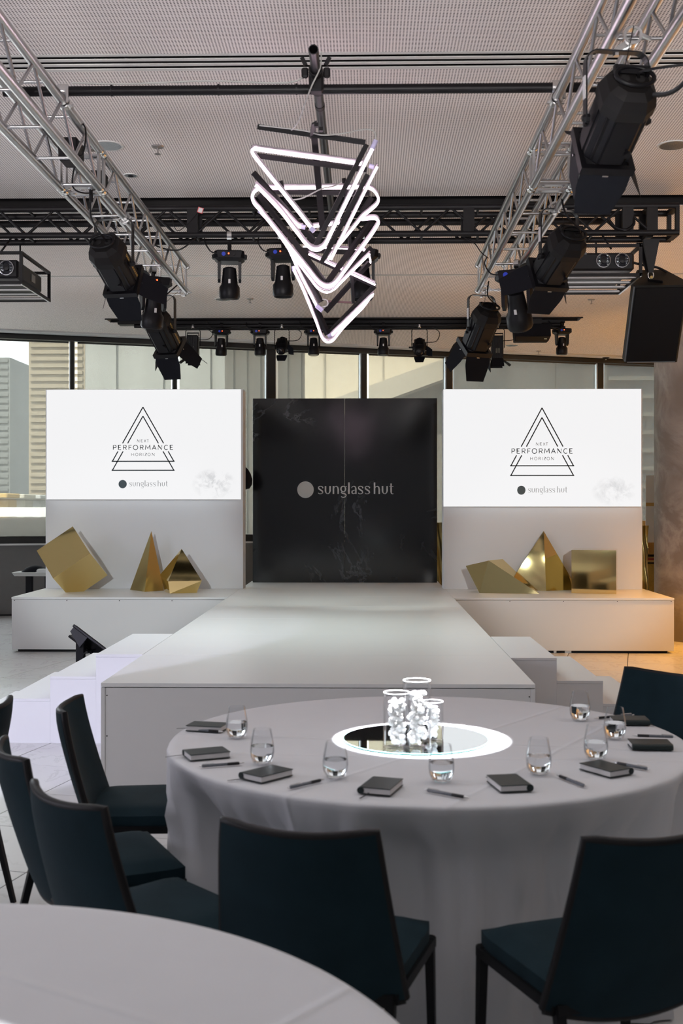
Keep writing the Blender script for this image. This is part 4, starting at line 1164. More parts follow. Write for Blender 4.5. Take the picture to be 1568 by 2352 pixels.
part('power_box', MB().box((-1.66, 6.40, 3.60), (.11, .16, .13), None, .01), BLK, bxl)
part('power_box', MB().box((-1.64, 6.98, 3.60), (.09, .13, .11), None, .01), BLK, bxl)
part('data_cable', MB().tube(spline([(-1.60, 6.10, 3.71), (-1.52, 6.15, 3.66), (-1.57, 6.3, 3.56), (-1.63, 6.36, 3.58)], 6), .005, 6), BLK, bxl, 60)
part('data_cable', MB().tube(spline([(-1.66, 6.48, 3.56), (-1.69, 6.55, 3.45), (-1.63, 6.62, 3.43), (-1.60, 6.9, 3.53)], 6), .005, 6), BLK, bxl, 60)
part('hanging_plug', MB().tube([(-1.62, 6.7, 3.47), (-1.62, 6.7, 3.40)], .012, 8), BLK, bxl)

# black truss across the room
BY0, BY1, BZ0, BZ1 = 9.02, 9.26, 3.755, 3.965
XA, XB = -5.2, 2.47
bt = thing('black_truss', 'black box truss spanning the room below the dark ceiling recess', 'truss', ((XA + XB) / 2, 9.14, BZ0))
bbase = Vector(((XA + XB) / 2, 9.14, BZ0))
for y in (BY0, BY1):
    for z in (BZ0, BZ1):
        part('chord', MB().tube([(XA, y, z), (XB, y, z)], .0245, 14), BLK, bt, 50)
bd_a = mesh_of('brace', MB().tube([(-.105, 0, -.095), (.105, 0, .095)], .0105, 8), BLK, None, 50)
bd_b = mesh_of('brace', MB().tube([(-.105, 0, .095), (.105, 0, -.095)], .0105, 8), BLK, None, 50)
bd_c = mesh_of('brace', MB().tube([(0, -.11, 0), (0, .11, 0)], .0105, 8), BLK, None, 50)
x = wy(61, 535, 9.02).x - 8 * .45; xs0 = x
while x < XB - .5:
    for y in (BY0, BY1):
        dx = 0 if y == BY0 else -.13
        put('brace', bd_a, bt, Vector((x + .1125 + dx, y, (BZ0 + BZ1) / 2)) - bbase)
        put('brace', bd_b, bt, Vector((x + .3375 + dx, y, (BZ0 + BZ1) / 2)) - bbase)
    for z in (BZ0, BZ1): put('brace', bd_c, bt, Vector((x, 9.14, z)) - bbase)
    x += .45
for x in (XB - .012, XB - .21, XB - .40, -1.55 + .18, 0.98 - .16):
    for y in (BY0, BY1):
        part('end_plate', MB().box((x, y, (BZ0 + BZ1) / 2), (.085 if x < XB - .02 else .03, .04, BZ1 - BZ0)), BLK, bt)
for x in (XB - .012, XB - .21):
    for z in (BZ0, BZ1): part('end_plate', MB().box((x, 9.14, z), (.05, .2, .03)), BLK, bt)
for i, x in enumerate((-4.2, -0.9, 1.6)):
    part('hanger', MB().tube([(x, 9.36, BZ1), (x, 9.36, CEILZ + .41)], .012, 8), BLK, bt)
# black rails and rolled drape in the recess behind
single('rigging_rail', MB().tube([(-5.4, 9.80, 4.04), (2.05, 9.80, 4.04)], .030, 12), BLK, 'black rail pipe on the ceiling behind the black truss', 'pipe', (-1.7, 9.80, 4.04), 50)

def pipe_clamp(t, c, axis, r=.034, m=None):
    M = {'X': Matrix.Rotation(PI / 2, 3, 'Y'), 'Y': Matrix.Rotation(PI / 2, 3, 'X'), 'Z': Matrix.Identity(3)}[axis]
    mb = MB().lathe([(r, -.024), (r, .024), (r - .007, .024), (r - .007, -.024), (r, -.024)], 16, M, c, closed=True)
    return part('clamp', mb, m or STEEL, t, 50)
# cross pipe between the silver trusses
cp = thing('cross_pipe', 'black scaffold pipe clamped across the two silver trusses', 'pipe', (-.27, 5.82, 3.735))
part('tube', MB().tube([(-1.86, 5.82, 3.735), (1.20, 5.82, 3.735)], .0245, 20), BLKPIPE, cp, 50)
for x in (TX[0][1], TX[1][0]):
    pipe_clamp(cp, (x, 5.82, 3.735), 'X', .036)
    pipe_clamp(cp, (x, 5.83, 3.68), 'Y', .036)
    part('clamp_bolt', MB().bar((x + .03, 5.77, 3.66), (x + .03, 5.77, 3.75), .012, .012), STEEL, cp)
    part('clamp_bolt', MB().bar((x - .045, 5.85, 3.67), (x + .045, 5.85, 3.67), .014, .014), STEEL, cp)
part('cable', MB().tube(spline([(-1.50, 5.80, 3.77), (-1.2, 5.80, 3.764), (-.8, 5.80, 3.775), (-.40, 5.80, 3.763), (-.30, 5.78, 3.80)], 6), .005, 6), GREYC, cp, label='grey cable taped along the pipe')
for x in (-1.30, -.75, -.35):
    part('cable_tie', MB().lathe([(.029, -.004), (.029, .004), (.026, .004), (.026, -.004), (.029, -.004)], 12, Matrix.Rotation(PI / 2, 3, 'Y'), (x, 5.82, 3.737), closed=True), BLK, cp)
# long pipe carrying the neon sculpture
lp_ = thing('long_pipe', 'black pipe with an open end running toward the stage over the neon sculpture', 'pipe', (-.248, 6.9, 3.80))
hp = MB()
prof = [(.0245, 0), (.0245, 3.15), (.0205, 3.15), (.0205, 0), (.0245, 0)]
hp.lathe(prof, 20, Matrix.Rotation(-PI / 2, 3, 'X'), (-.248, 5.47, 3.80), closed=True)
part('tube', hp, mat('dark_steel_pipe', (.035, .035, .038), .35, .6, noise=.2), lp_, 50)
pipe_clamp(lp_, (-.248, 5.74, 3.80), 'Y', .036, BLK)
part('clamp_body', MB().box((-.248, 5.80, 3.765), (.075, .075, .11), None, .012), BLK, lp_)
for s_ in (-1, 1):
    part('clamp_ear', MB().box((-.248 + s_ * .055, 5.74, 3.79), (.035, .03, .05), None, .008), BLK, lp_)
    part('wing_bolt', MB().bar((-.248 + s_ * .05, 5.72, 3.82), (-.248 + s_ * .07, 5.72, 3.86), .012, .02), BLK, lp_)
pipe_clamp(lp_, (-.248, 5.98, 3.80), 'Y', .037, BLK)
pipe_clamp(lp_, (-.248, 6.24, 3.80), 'Y', .0275, BLK)
part('cable', MB().tube(spline([(-.215, 5.60, 3.84), (-.225, 5.68, 3.79), (-.275, 5.72, 3.70), (-.36, 6.1, 3.66), (-.43, 6.35, 3.69)], 6), .004, 6), GREYC, lp_, label='grey cable hanging from the clamp')

# ================================================================ neon sculpture
def nz(X, Y, z): return wp(520 + X / 3.1775, 80 + Y / 3.1775, z)
ns = thing('neon_sculpture', 'hanging sculpture of black bars and glowing pinkish neon triangles', 'light sculpture', (-.25, 6.9, 3.2))
def nbar(a, b, za, zb, w=.026):
    part('frame_bar', MB().bar(nz(*a, za), nz(*b, zb), w, w, (0, -.5, 1)), BLK, ns)
for q in [((228, 670), (1012, 785), 6.30, 6.26), ((1022, 800), (652, 1535), 6.30, 6.55), ((222, 882), (1025, 985), 6.45, 6.40),
          ((196, 1005), (648, 1515), 6.55, 6.62), ((328, 1145), (1045, 1155), 6.80, 6.78), ((1030, 1020), (694, 1660), 6.50, 6.72),
          ((235, 1165), (722, 1815), 6.78, 6.92), ((1058, 1185), (985, 1300), 6.80, 6.82), ((1058, 1360), (735, 1808), 6.98, 6.93),
          ((520, 1570), (1000, 1590), 7.1, 7.1), ((560, 1590), (1085, 1830), 7.12, 7.05), ((1060, 1552), (740, 1868), 7.0, 7.04),
          ((1042, 1662), (722, 2020), 7.08, 7.12), ((1080, 1832), (748, 2178), 7.1, 7.2), ((498, 1600), (690, 1950), 7.06, 7.1),
          ((600, 1890), (738, 2188), 7.16, 7.2), ((640, 1965), (740, 2185), 7.17, 7.2)]:
    nbar(*q)
for q in [((395, 1065), (445, 1240), 6.7, 6.75), ((855, 1045), (885, 1290), 6.75, 6.8), ((895, 1460), (925, 1960), 7.0, 7.1), ((450, 1420), (530, 1560), 6.95, 7.0)]:
    nbar(*q, w=.018)
part('strap', MB().bar(nz(640, 740, 6.33), nz(700, 1420, 6.9), .036, .008, (0, 1, 0)), BLK, ns, label='flat black hanging strap')
part('rod', MB().bar(nz(730, 1945, 7.12), nz(930, 1955, 7.12), .012, .012), mat('rust_bar', (.10, .05, .05), .6), ns)
part('strap', MB().bar(nz(625, 745, 6.33), nz(640, 640, 5.95), .03, .008, (0, 1, 0)), BLK, ns)
def ntube(pts, za, zb, r=.0105, k=5, back=True):
    n = len(pts)
    P = [nz(x, y, za + (zb - za) * i / (n - 1)) for i, (x, y) in enumerate(pts)]
    r *= .78; Q = spline(P, k) if k else P
    part('neon_tube', MB().tube(Q, r, 8), NEON, ns, 60)
    if back:
        off = Vector((0, .005, .019))
        part('tube_backing', MB().tube([p + off for p in Q], r * .98, 6), NBACK, ns, 60)
def line(a, b, n=5): return [(a[0] + (b[0] - a[0]) * i / n, a[1] + (b[1] - a[1]) * i / n) for i in range(n + 1)]
def arc(cx, cy, rx, ry, a0, a1, n=6): return [(cx + rx * math.cos(math.radians(a0 + (a1 - a0) * i / n)), cy + ry * math.sin(math.radians(a0 + (a1 - a0) * i / n))) for i in range(n + 1)]
# 1: right leg of the top triangle, round the V and up the left side
ntube(line((1062, 835), (752, 1470), 6) + [(730, 1515), (702, 1552), (662, 1570), (618, 1560), (575, 1520)] + line((540, 1475), (405, 1300), 2) + [(300, 1185), (215, 1100)], 6.24, 6.48, .0125)
# 2: upper slim triangle
ntube(line((1015, 948), (250, 840), 6) + [(205, 833), (188, 845), (195, 872)] + line((225, 915), (540, 1310), 4) + [(590, 1375), (628, 1420)], 6.38, 6.34, .0125)
# 3: short straight tube at the right
ntube(line((1100, 962), (762, 1640), 6), 6.44, 6.62, .0095)
# 4: left end stub with its bend
ntube([(215, 1098), (330, 1205), (440, 1310), (520, 1395), (560, 1405)], 6.5, 6.5, .010)
# 5: big rounded triangle
ntube(line((1000, 1115), (340, 1120), 4) + [(250, 1122), (205, 1145), (188, 1185), (205, 1235), (250, 1285)] + line((300, 1350), (600, 1720), 4) + [(650, 1785), (690, 1825), (735, 1842), (780, 1825), (820, 1780)] + line((860, 1725), (1050, 1470), 3) + [(1095, 1400), (1108, 1368), (1095, 1345), (1060, 1340), (985, 1348)], 6.72, 6.86, .0115)
ntube([(985, 1115), (1045, 1122), (1085, 1150), (1108, 1195), (1095, 1240), (1040, 1290)] + line((990, 1330), (850, 1500), 3) + [(800, 1560), (740, 1640)], 6.76, 6.7, .0095)
ntube(line((630, 1402), (830, 1375), 3), 6.92, 6.92, .0095)
# 6: inner thin loops
ntube([(248, 1298), (330, 1390), (430, 1530)] + line((480, 1610), (610, 1780), 3) + [(660, 1845), (700, 1872), (740, 1880), (790, 1855)] + line((830, 1815), (1045, 1600), 3), 6.94, 6.98, .0075)
ntube([(430, 1510), (480, 1620), (530, 1730), (590, 1850), (660, 1985)], 7.02, 7.1, .010)
# 7: the lowest V
ntube([(492, 1722), (545, 1830), (610, 1985), (660, 2110), (690, 2195), (715, 2232), (742, 2243), (775, 2232), (810, 2190)] + line((850, 2140), (1000, 1985), 3) + [(1070, 1888)], 7.1, 7.18, .009)
ntube(line((1068, 1900), (760, 2200), 4), 7.1, 7.16, .009)
# 8: far small loop
ntube(line((560, 1545), (985, 1575), 4) + [(1010, 1585), (990, 1592)] + line((900, 1580), (600, 1560), 2), 7.14, 7.14, .006)
ntube(line((600, 1600), (1085, 1825), 5), 7.06, 7.0, .008)
ntube([(985, 1555), (1030, 1600), (1050, 1650), (1035, 1690), (985, 1720)], 7.1, 7.1, .007)
for (a, b, z) in [((1062, 835), (1090, 770), 6.24), ((1040, 955), (1075, 965), 6.42), ((545, 1400), (575, 1405), 6.49), ((615, 1408), (640, 1435), 6.34), ((655, 1975), (700, 2015), 7.1), ((240, 1265), (250, 1298), 6.93), ((740, 2205), (765, 2190), 7.16), ((490, 1690), (494, 1722), 7.1)]:
    part('connector', MB().tube([nz(*a, z), nz(*b, z)], .014, 8), CLRP, ns, 50)
part('cable', MB().tube(spline([nz(1092, 765, 6.22), nz(1075, 705, 6.22), nz(1000, 690, 6.22), nz(850, 720, 6.2), nz(690, 730, 6.2), nz(560, 698, 6.24), nz(240, 660, 6.28)], 6), .004, 6), GREYC, ns)
part('cable', MB().tube(spline([nz(690, 1990, 7.1), nz(735, 1975, 7.08), nz(735, 1940, 7.08), nz(700, 1930, 7.1)], 6), .004, 6), GREYC, ns)
part('cable', MB().tube(spline([nz(840, 1075, 6.7), nz(780, 1105, 6.65), nz(690, 1125, 6.6), nz(560, 1190, 6.7), nz(480, 1205, 6.75)], 6), .004, 6), GREYC, ns)
for (x, y, z) in ((655, 660, 5.95), (690, 690, 6.2), (705, 1390, 7.0)):
    part('cable_tie', MB().box(nz(x, y, z), (.02, .03, .02)), BLK, ns)

# ================================================================ light fixtures
def octo(w, h, c): return [(-w + c, -h), (w - c, -h), (w, -h + c), (w, h - c), (w - c, h), (-w + c, h), (-w, h - c), (-w, -h + c)]
def frus(mb, secs, M, o):
    # secs: list of (half w, half h, chamfer, along)
    vs = []; fs = []
    for (w_, h_, c_, z_) in secs:
        vs += [Vector(o) + M @ Vector((x, y, z_)) for x, y in octo(w_, h_, c_)]
    for i in range(len(secs) - 1):
        for k in range(8): fs.append((i * 8 + k, i * 8 + (k + 1) % 8, i * 8 + 8 + (k + 1) % 8, i * 8 + 8 + k))
    fs += [tuple(range(7, -1, -1)), tuple((len(secs) - 1) * 8 + k for k in range(8))]
    mb.add(vs, fs); return mb
def flap(mb, M, o, side, wd, ln, z, opening, taper=.72, th=.003):
    # a barn door hinged on one side of the front frame
    h = .128
    c, s_ = math.cos(opening), math.sin(opening)
    pts = [(-wd, 0), (wd, 0), (wd * 1.0, ln * .35), (wd * taper, ln), (-wd * taper, ln), (-wd * 1.0, ln * .35)]
    vs = []
    for t in (0, th):
        for x, y in pts:
            r_, a_ = h + y * s_ + t * c, z + y * c - t * s_
            v = {'t': (x, r_, a_), 'b': (x, -r_, a_), 'l': (-r_, x, a_), 'r': (r_, x, a_)}[side]
            vs.append(Vector(o) + M @ Vector(v))
    n = len(pts)
    mb.add(vs, [tuple(range(n)), tuple(range(2 * n - 1, n - 1, -1))] + [(i, n + i, n + (i + 1) % n, (i + 1) % n) for i in range(n)])
    return mb
def yoke(t, P, R, hw, top, m, strap=.036, thk=.006, r=.05):
    P = Vector(P)
    pts = [P - R * hw]
    z = top - P.z
    for a in range(7):
        q = a / 6 * PI / 2
        pts.append(P - R * (hw - r + r * math.cos(q)) + Vector((0, 0, z - r + r * math.sin(q))))
    for a in range(7):
        q = PI / 2 - a / 6 * PI / 2
        pts.append(P + R * (hw - r + r * math.cos(q)) + Vector((0, 0, z - r + r * math.sin(q))))
    pts.append(P + R * hw)
    F_ = Vector((-R.y, R.x, 0)).normalized()
    vs = []; fs = []
    n = len(pts)
    for i, p in enumerate(pts):
        tg = (pts[min(i + 1, n - 1)] - pts[max(i - 1, 0)]).normalized(); nr = tg.cross(F_).normalized()
        vs += [p + F_ * strap / 2 + nr * thk / 2, p - F_ * strap / 2 + nr * thk / 2, p - F_ * strap / 2 - nr * thk / 2, p + F_ * strap / 2 - nr * thk / 2]
    for i in range(n - 1):
        for k in range(4): fs.append((i * 4 + k, i * 4 + (k + 1) % 4, i * 4 + 4 + (k + 1) % 4, i * 4 + 4 + k))
    fs += [(0, 1, 2, 3), (n * 4 - 1, n * 4 - 2, n * 4 - 3, n * 4 - 4)]
    return part('yoke', MB().add(vs, fs), m, t)
def hook_clamp(t, x, y, ztop, chord_z, m=STEEL, chord_x=None):
    cx = chord_x if chord_x is not None else x
    part('clamp', MB().lathe([(.038, -.02), (.038, .02), (.027, .02), (.027, -.02), (.038, -.02)], 16, Matrix.Rotation(PI / 2, 3, 'X'), (cx, y, chord_z), closed=True), m, t, 50)
    part('clamp_plate', MB().hull([(cx - .03, y - .012, chord_z - .02), (cx + .03, y - .012, chord_z - .02), (x - .02, y - .012, ztop + .004), (x + .02, y - .012, ztop + .004),
                                  (cx - .03, y + .012, chord_z - .02), (cx + .03, y + .012, chord_z - .02), (x - .02, y + .012, ztop + .004), (x + .02, y + .012, ztop + .004)]), m, t)
    part('clamp_bolt', MB().bar((cx + .03, y, chord_z + .01), (cx + .075, y, chord_z - .01), .012, .012), m, t)
    part('clamp_bolt', MB().lathe([(.014, -.012), (.014, .01)], 6, None, (x, y, ztop - .004)), m, t)

def profile_spot(label, P, Dc, top, chord_x, chord_z, s=1.0, flaps=(('t', .55), ('b', .35), ('l', .6), ('r', .6)), text=False, cab=None, watts=0, tint=(0.88, 1.0, 0.97), yh=.128):
    D = CR * Dc[0] + CF * Dc[1] + CU * Dc[2]
    D, R, U = basis(D)
    M = Matrix((R, U, D)).transposed() * s
    t = thing('profile_spotlight', label, 'stage light', (P.x, P.y, top))
    part('barrel', frus(MB(), [(.112, .112, .050, -.12), (.118, .118, .054, -.10), (.118, .118, .054, .17), (.108, .108, .048, .185)], M, P), FIX, t)
    rb = [(0, .120, .11, .010), (0, -.120, .11, .010), (.120, 0, .010, .07), (-.120, 0, .010, .07), (.089, .093, .014, .014), (-.089, .093, .014, .014), (.089, -.093, .014, .014), (-.089, -.093, .014, .014)]
    for (x, y, w_, h_) in rb:
        part('rib', MB().box(P + M @ Vector((x, y, .035)), (w_ * s, h_ * s, .262 * s), M.normalized()), FIX, t)
    rcap = part('rear_cap', frus(MB(), [(.078, .078, .038, -.235), (.112, .112, .056, -.208), (.129, .129, .062, -.15), (.128, .128, .060, -.10)], M, P), mat('fixture_rear', (.007, .006, .006), .6, noise=.2, scale=60, spec=.25), t)
    for sx in (-1, 1):
        part('vent_hole', MB().lathe([(.022 * s, 0), (.022 * s, .004 * s)], 14, M.normalized(), P + M @ Vector((sx * .036, .012, -.2375))), DARKV, rcap)
    hd = [(math.cos(q) * .092, math.sin(q) * .060, -.215 - .045) for q in [2 * PI * i / 20 for i in range(20)]]
    hnd = part('handle', MB().tube([P + M @ Vector(p) for p in hd], .010 * s, 8, True), FIX, t, 60)
    part('handle_grip', MB().bar(P + M @ Vector((-.085, .055, -.245)), P + M @ Vector((.085, .055, -.245)), .028 * s, .040 * s), FIX, hnd)
    for x in (-.07, .07):
        part('handle_stay', MB().bar(P + M @ Vector((x, .03, -.262)), P + M @ Vector((x, .03, -.20)), .014 * s, .014 * s), FIX, hnd)
    fm = MB()
    for sx, sy, w_, h_ in ((0, .122, .272, .028), (0, -.122, .272, .028), (.122, 0, .028, .22), (-.122, 0, .028, .22)):
        fm.box(P + M @ Vector((sx, sy, .205)), (w_ * s, h_ * s, .045 * s), M.normalized())
    part('gel_frame', fm, FIX, t)
    part('nose', frus(MB(), [(.110, .110, .048, .178), (.114, .114, .03, .205), (.114, .114, .03, .222)], M, P), FIX, t)
    part('front_lens', MB().lathe([(.085 * s, 0), (.085 * s, .004 * s)], 24, M.normalized(), P + M @ Vector((0, 0, .2225))), LENS, t)
    for sd, op in flaps:
        bd = part('barn_door', flap(MB(), M, P, sd, .128 if sd in 'tb' else .105, .235, .232, op), FIXD, t)
        v = {'t': (0, .128, .236), 'b': (0, -.128, .236), 'l': (-.128, 0, .236), 'r': (.128, 0, .236)}[sd]
        part('hinge', MB().box(P + M @ Vector(v), (.03 * s, .012 * s, .008 * s), M.normalized()), STEEL, bd)
    yoke(t, P, R, yh, top, mat('yoke_black', (.012, .012, .014), .35))
    for sx in (-1, 1):
        part('pivot_knob', MB().lathe([(.022 * s, 0), (.022 * s, .02 * s), (.012 * s, .035 * s)], 12, Matrix((U, D, R * sx)).transposed(), P + R * (sx * (yh - .016))), FIX, t)
    part('side_knob', MB().lathe([(.008 * s, 0), (.008 * s, .025 * s), (.018 * s, .025 * s), (.018 * s, .042 * s)], 10, Matrix((D, R, -U)).transposed(), P + M @ Vector((.05, -.120, .07))), FIX, t)
    part('focus_knob', MB().lathe([(.014 * s, 0), (.014 * s, .016 * s)], 10, Matrix((U, D, -R)).transposed(), P + M @ Vector((-.122, .03, .06))), BLK, t)
    ymid = P - R * (yh + .004) + Vector((0, 0, (top - P.z) * .45))
    part('sticker', MB().box(ymid, (.003, .026, .09), Matrix((R, Vector((-R.y, R.x, 0)), CU)).transposed()), TAGW, t)
    if text:
        tx = MB(); r_ = random.Random(5)
        for row in (0, 1):
            z = -.085
            while z < .15:
                l = r_.uniform(.006, .02)
                tx.box(P + M @ Vector((.048 + .016 * row, -.1245 if False else .1255, z + l / 2)), (.006 * s, .0015 * s, l * s), M.normalized()); z += l + .006
        part('gold_marking', tx, GOLDL, t, label='worn gold marking along the barrel')
        tx = MB(); r_ = random.Random(6)
        for row in (0, 1):
            z = -.085
            while z < .15:
                l = r_.uniform(.006, .02)
                tx.box(P + M @ Vector((.1255, .020 - .014 * row, z + l / 2)), (.0015 * s, .006 * s, l * s), M.normalized()); z += l + .006
        part('gold_marking', tx, GOLDL, t, label='worn gold marking along the barrel')
    if watts: lamp('spot_beam', 'SPOT', P + D * .30 * s, P + D * 2, watts, tint, .07, 44, .8)
    hook_clamp(t, P.x, P.y, top, chord_z, STEEL, chord_x)
    q0 = P + M @ Vector((.03, .02, -.235)); q1 = Vector(cab or (chord_x, P.y - .25, chord_z + .02))
    part('power_cable', MB().tube(spline([q0, q0 - D * .07 * s + Vector((0, 0, -.02)), (q0 + q1) / 2 + Vector((-.03, -.08, -.02)), q1], 6), .006, 6), BLK, t, 60)
    part('safety_wire', MB().tube(spline([P + M @ Vector((0, .11, -.1)), P + Vector((.02, -.06, (top - P.z) * .7)), (chord_x, P.y - .03, chord_z + .03)], 5), .0018, 5), BLK, t)
    return t
profile_spot('large black spotlight with open barn doors, nearest the camera under the silver truss', wp(1415, 275, 4.50), (-.12, .87, -.47), wp(1420, 108, 4.45).z, TX[1][0] + .08, TZ0, .83, (('t', .9), ('b', .15), ('l', -.22), ('r', .6)), cab=(1.45, 4.3, 3.30))
profile_spot('black spotlight with a grey barn door, second along the silver truss above the shaded stairs', wp(1283, 590, 7.1), (-.247, .85, -.46), wp(1283, 482, 7.1).z, TX[1][1] - .02, TZ0, .86, (('t', .5), ('b', .15), ('l', .85), ('r', .5)))
profile_spot('black spotlight hanging at the end of the silver truss above the shaded stairs', wp(1105, 757, 9.78), (-.26, .62, -.74), wp(1105, 679, 9.78).z, TX[1][0] + .06, TZ0, .90, (('t', .5), ('b', .45), ('l', .3), ('r', .5)), watts=90)
profile_spot('black spotlight with gold markings, nearest on the truss above the lilac stairs', wp(262, 607, 7.35), (.175, .86, -.455), wp(262, 503, 7.35).z, TX[0][1] + .0, TZ0, .86, (('t', .5), ('b', .22), ('l', .5), ('r', .7)), text=True, cab=(-1.62, 6.7, 3.45))
profile_spot('black spotlight with gold markings at the end of the truss above the lilac stairs', wp(372, 762, 9.9), (.277, .70, -.667), wp(366, 680, 9.9).z, TX[0][1] - .03, TZ0, .88, (('t', .5), ('b', .3), ('l', .5), ('r', .5)), text=True, watts=90)

def moving_head(label, x, y, ztop, s=1.0, tilt=0.0, pan=0.0, pole=None, group=None, chord=None, watts=0):
    # base box hung upside down, two-armed yoke and a barrel head pointing down
    t = thing('moving_head_light', label, 'stage light', (x, y, ztop), pan, group)
    def lp(nm, mb, m, sm=0, **k): return part(nm, mb, m, t, sm, local=True, **k)
    V = lambda a, b, c: Vector((a * s, b * s, c * s))
    I = Matrix.Identity(3)
    lp('base', frus(MB(), [(.085 * s, .08 * s, .02 * s, -.085 * s), (.12 * s, .10 * s, .03 * s, -.06 * s), (.12 * s, .10 * s, .02 * s, -.008 * s), (.11 * s, .09 * s, .02 * s, 0)], I, (0, 0, 0)), FIX)
    for sx in (-1, 1):
        lp('base_handle', MB().box(V(sx * .125, 0, -.038), (.03 * s, .07 * s, .035 * s), None, .008 * s), FIX)
        lp('yoke_arm', MB().hull([V(sx * a, b, c) for a, b, c in ((.070, -.045, -.08), (.070, .045, -.08), (.095, -.045, -.08), (.095, .045, -.08), (.072, -.03, -.22), (.072, .03, -.22), (.094, -.03, -.22), (.094, .03, -.22), (.072, 0, -.245), (.094, 0, -.245))]), FIX)
    lp('blue_socket', MB().lathe([(.016 * s, 0), (.016 * s, .012 * s)], 12, Matrix.Rotation(PI / 2, 3, 'X'), V(-.045, -.10, -.035)), LEDB)
    lp('red_indicator', MB().lathe([(.006 * s, 0), (.006 * s, .008 * s)], 8, Matrix.Rotation(PI / 2, 3, 'X'), V(-.005, -.10, -.030)), LEDR)
    lp('black_socket', MB().lathe([(.012 * s, 0), (.012 * s, .010 * s)], 10, Matrix.Rotation(PI / 2, 3, 'X'), V(.035, -.10, -.035)), BLK)
    T = Matrix.Rotation(tilt, 3, 'X')
    c0 = V(0, 0, -.205)
    lp('head', MB().lathe([(.03 * s, .085 * s), (.052 * s, .075 * s), (.060 * s, .0), (.066 * s, -.05 * s), (.082 * s, -.075 * s), (.084 * s, -.15 * s), (.076 * s, -.165 * s), (.068 * s, -.165 * s)], 24, T, c0), FIX, 40)
    lp('lens', MB().lathe([(.066 * s, -.1655 * s), (.066 * s, -.168 * s)], 24, T, c0), LENS)
    lp('lens_ring', MB().tube([c0 + T @ Vector((.07 * s * math.cos(q), .07 * s * math.sin(q), -.166 * s)) for q in [2 * PI * i / 24 for i in range(24)]], .005 * s, 6, True), BLK)
    lp('badge', MB().box(c0 + T @ V(0, -.0645, -.03), (.018 * s, .004 * s, .034 * s), T, .003 * s), TAGW)
    if watts:
        h = Vector((x, y, ztop)) + c0 + T @ Vector((0, 0, -.19 * s))
        lamp('head_beam', 'SPOT', h, h + T @ Vector((0, 0, -1)), watts, (0.86, 1.0, 0.97), .06, 140, 1.0)
    if pole:
        lp('clamp_stem', MB().tube([(0, 0, 0), (0, 0, pole)], .016, 8), BLK)
        lp('clamp', MB().lathe([(.036, -.018), (.036, .018), (.027, .018), (.027, -.018), (.036, -.018)], 14, Matrix.Rotation(PI / 2, 3, 'Y'), (0, chord or 0, pole + .03), closed=True), STEEL if s > .95 else BLK)
    lp('cable', MB().tube(spline([V(-.06, -.09, -.03), V(-.14, -.10, -.02), V(-.19, -.08, .05), V(-.20, 0, .11)], 5), .005, 6), BLK, 60)
    return t
moving_head('moving head light hanging leftmost under the black truss', wy(527, 580, 9.14).x, 9.14, 3.640, 1.0, .12, .1, .075, 'moving heads under the black truss', -.12, 62)
moving_head('moving head light under the black truss beside the neon sculpture', wy(650, 570, 9.14).x, 9.14, 3.655, 1.0, .0, -.1, .062, 'moving heads under the black truss', -.12, 62)
moving_head('moving head light under the black truss behind the neon sculpture', wy(832, 580, 9.14).x, 9.14, 3.645, 1.05, -.1, .0, .070, 'moving heads under the black truss', -.12, 62)
moving_head('large moving head between the two spotlights above the lilac stairs', -1.662, 8.9, 3.385, 1.05, .2, .5, .04, watts=0)
moving_head('large moving head between the two spotlights above the shaded stairs', 1.165, 8.75, 3.395, 1.2, .55, -.4, .03, watts=0)
ZTR = 4.03
tk = thing('lighting_track', 'black lighting track across the ceiling in front of the windows', 'track', (-.295, 15.33, ZTR))
part('rail', MB().box((-.33, 15.33, ZTR + .03), (6.0, .16, .05), None, .006), BLK, tk)
part('pipe', MB().tube([(-3.1, 15.24, ZTR - .02), (2.6, 15.24, ZTR - .02)], .026, 12), BLK, tk, 50)
part('pipe', MB().tube([(-2.9, 15.42, ZTR - .03), (2.7, 15.42, ZTR - .03)], .022, 12), BLK, tk, 50)
for i, (px, lb) in enumerate([(508, 'small moving head on the far track, beside the narrow floodlight above the screen edge'), (597, 'small moving head on the far track above the gap between screen and black wall'), (720, 'small moving head on the far track, partly behind the lowest neon tip'),
                              (880, 'small moving head on the far track, between the neon tip and the small fresnel'), (1290, 'small moving head at the end of the far track beside the box speaker')]):
    moving_head(lb, wy(px, 760, 15.24).x, 15.24, 3.955, .92, [.1, 0, -.05, 0, .05][i], [.3, 0, .1, 0, .2][i], .03, 'small moving heads on the far track')

